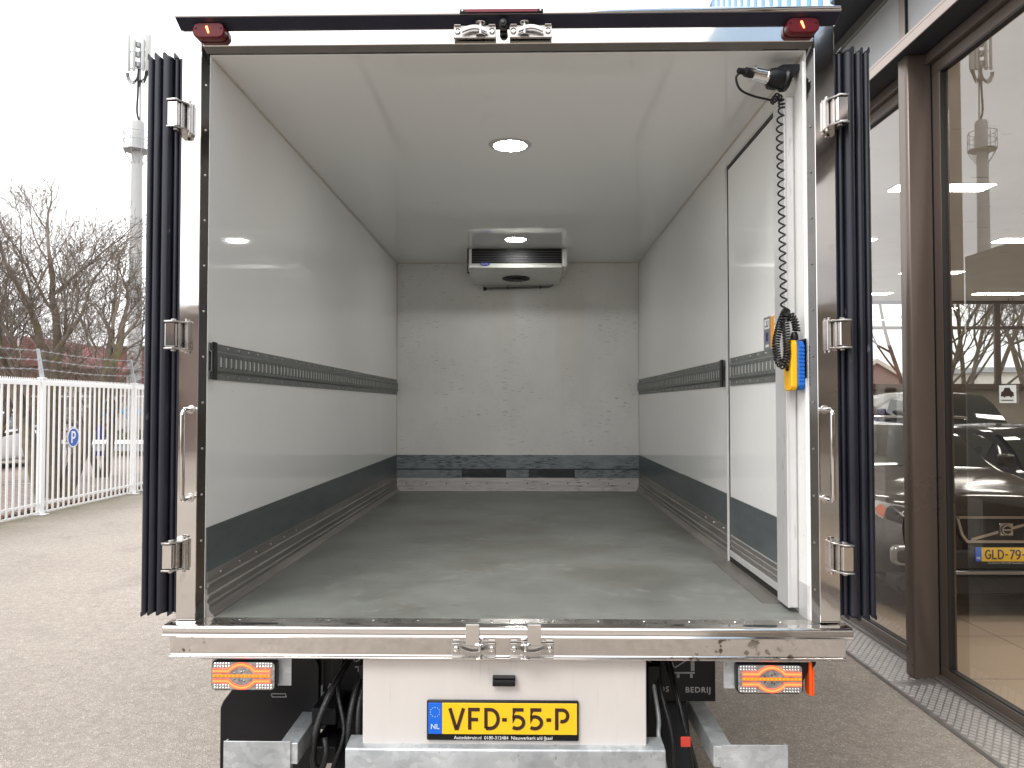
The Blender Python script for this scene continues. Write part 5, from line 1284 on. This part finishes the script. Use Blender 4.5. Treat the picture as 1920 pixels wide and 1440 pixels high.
plant(small, (-10.3, 18.6, 0), 1.9, .80, 'spreading bare tree behind the fence next to the mast', m=('bark', 'twig_pale'))
small2 = tree_mesh(35, 4.8, .11, 3, 1.0, 6, (2.6, 2.8, 3.0, 3.0, 2.6, 1.6), up=.26, tip=.0055)
plant(small2, (-11.9, 16.6, 0), .2, .74, 'bare tree with brown twigs cut by the left edge of the photo', m=('bark', 'twig'))
far = tree_mesh(5, 10.5, .13, 2, .85, 6, (3.0, 3.0, 3.0, 3.0, 2.6, 1.8), up=.42, tip=.009)
plant(far, (-21.5, 33, 0), .7, .70, 'tall bare tree further back on the far left', m=('bark', 'twig'))
airy = tree_mesh(52, 7.5, .058, 3, .8, 5, (2.6, 2.8, 2.8, 2.6, 2.0), up=.4, tip=.007)
spots = ((8.0, 21.0, 0, .95, airy, 'nearest slender bare tree beyond the far showroom windows, seen left of the brown pillar'), (10.6, 20.6, 2.1, 1.0, airy, 'slender bare tree beyond the far window just right of the brown pillar'),
         (12.3, 21.6, 3.0, 1.1, airy, 'slender bare tree in the middle of the far showroom window'), (14.2, 20.8, 4.2, .95, airy, 'shorter slender bare tree beyond the right part of the far window'),
         (17.5, 27, 1.2, .8, far, 'tallest bare tree furthest off beyond the showroom'))
for x, y, rz, sc, me_, lab in spots:
    plant(me_, (x, y, 0), rz, sc, lab, group='bare trees beyond the showroom', m=('bark', 'twig'))
hs = thing('gabled_house', (19, 42, 0), 'house with a white edged gable seen through the showroom glass', 'building')
MB().box(16.0, 22.0, 42, 50, 0, 2.2).prism([(16.0, 2.2), (22.0, 2.2), (19.0, 4.0)], 'y', 42.02, 50).build('wall', M['brick_wall'], hs)
MB().prism([(15.5, 1.95), (19.0, 4.05), (22.5, 1.95), (22.5, 2.15), (19.0, 4.27), (15.5, 2.15)], 'y', 41.8, 50.2).build('roof', M['concrete_pale'], hs)
for x_ in (17.6, 19.4): MB().box(x_, x_ + 1.0, 41.93, 41.99, 1.5, 2.9).build('window', M['paper'], hs)
low = thing('low_warehouse', (26, 44, 0), 'pale low warehouse behind the trees beyond the showroom', 'building')
MB().box(25.6, 44, 44, 52, 0, 3.6).build('wall', M['concrete_pale'], low); MB().box(25.4, 44.2, 43.8, 52, 3.61, 3.9).build('roof', M['galv_thin'], low); MB().box(29, 33, 43.94, 43.99, 0, 2.4).build('door', mat('green_door', (.06, .18, .12), .5), low)

# what stands behind the photographer (mirrored in the polished steel)
bk = thing('brick_office', (0, -24, 0), 'long brown brick office behind the photographer', 'building')
MB().box(-30, 26, -34, -24, 0, 5.2).build('wall', M['brick_wall'], bk); MB().box(-30.3, 26.3, -34, -23.7, 5.21, 5.6).build('roof', M['concrete'], bk)
b = MB(); x = -28
while x < 25: b.box(x, x + 1.8, -23.97, -23.92, .9, 2.3).box(x, x + 1.8, -23.97, -23.92, 3.2, 4.4); x += 3.2
build_split(b, 'window', M['car_glass'], bk, smooth=False)
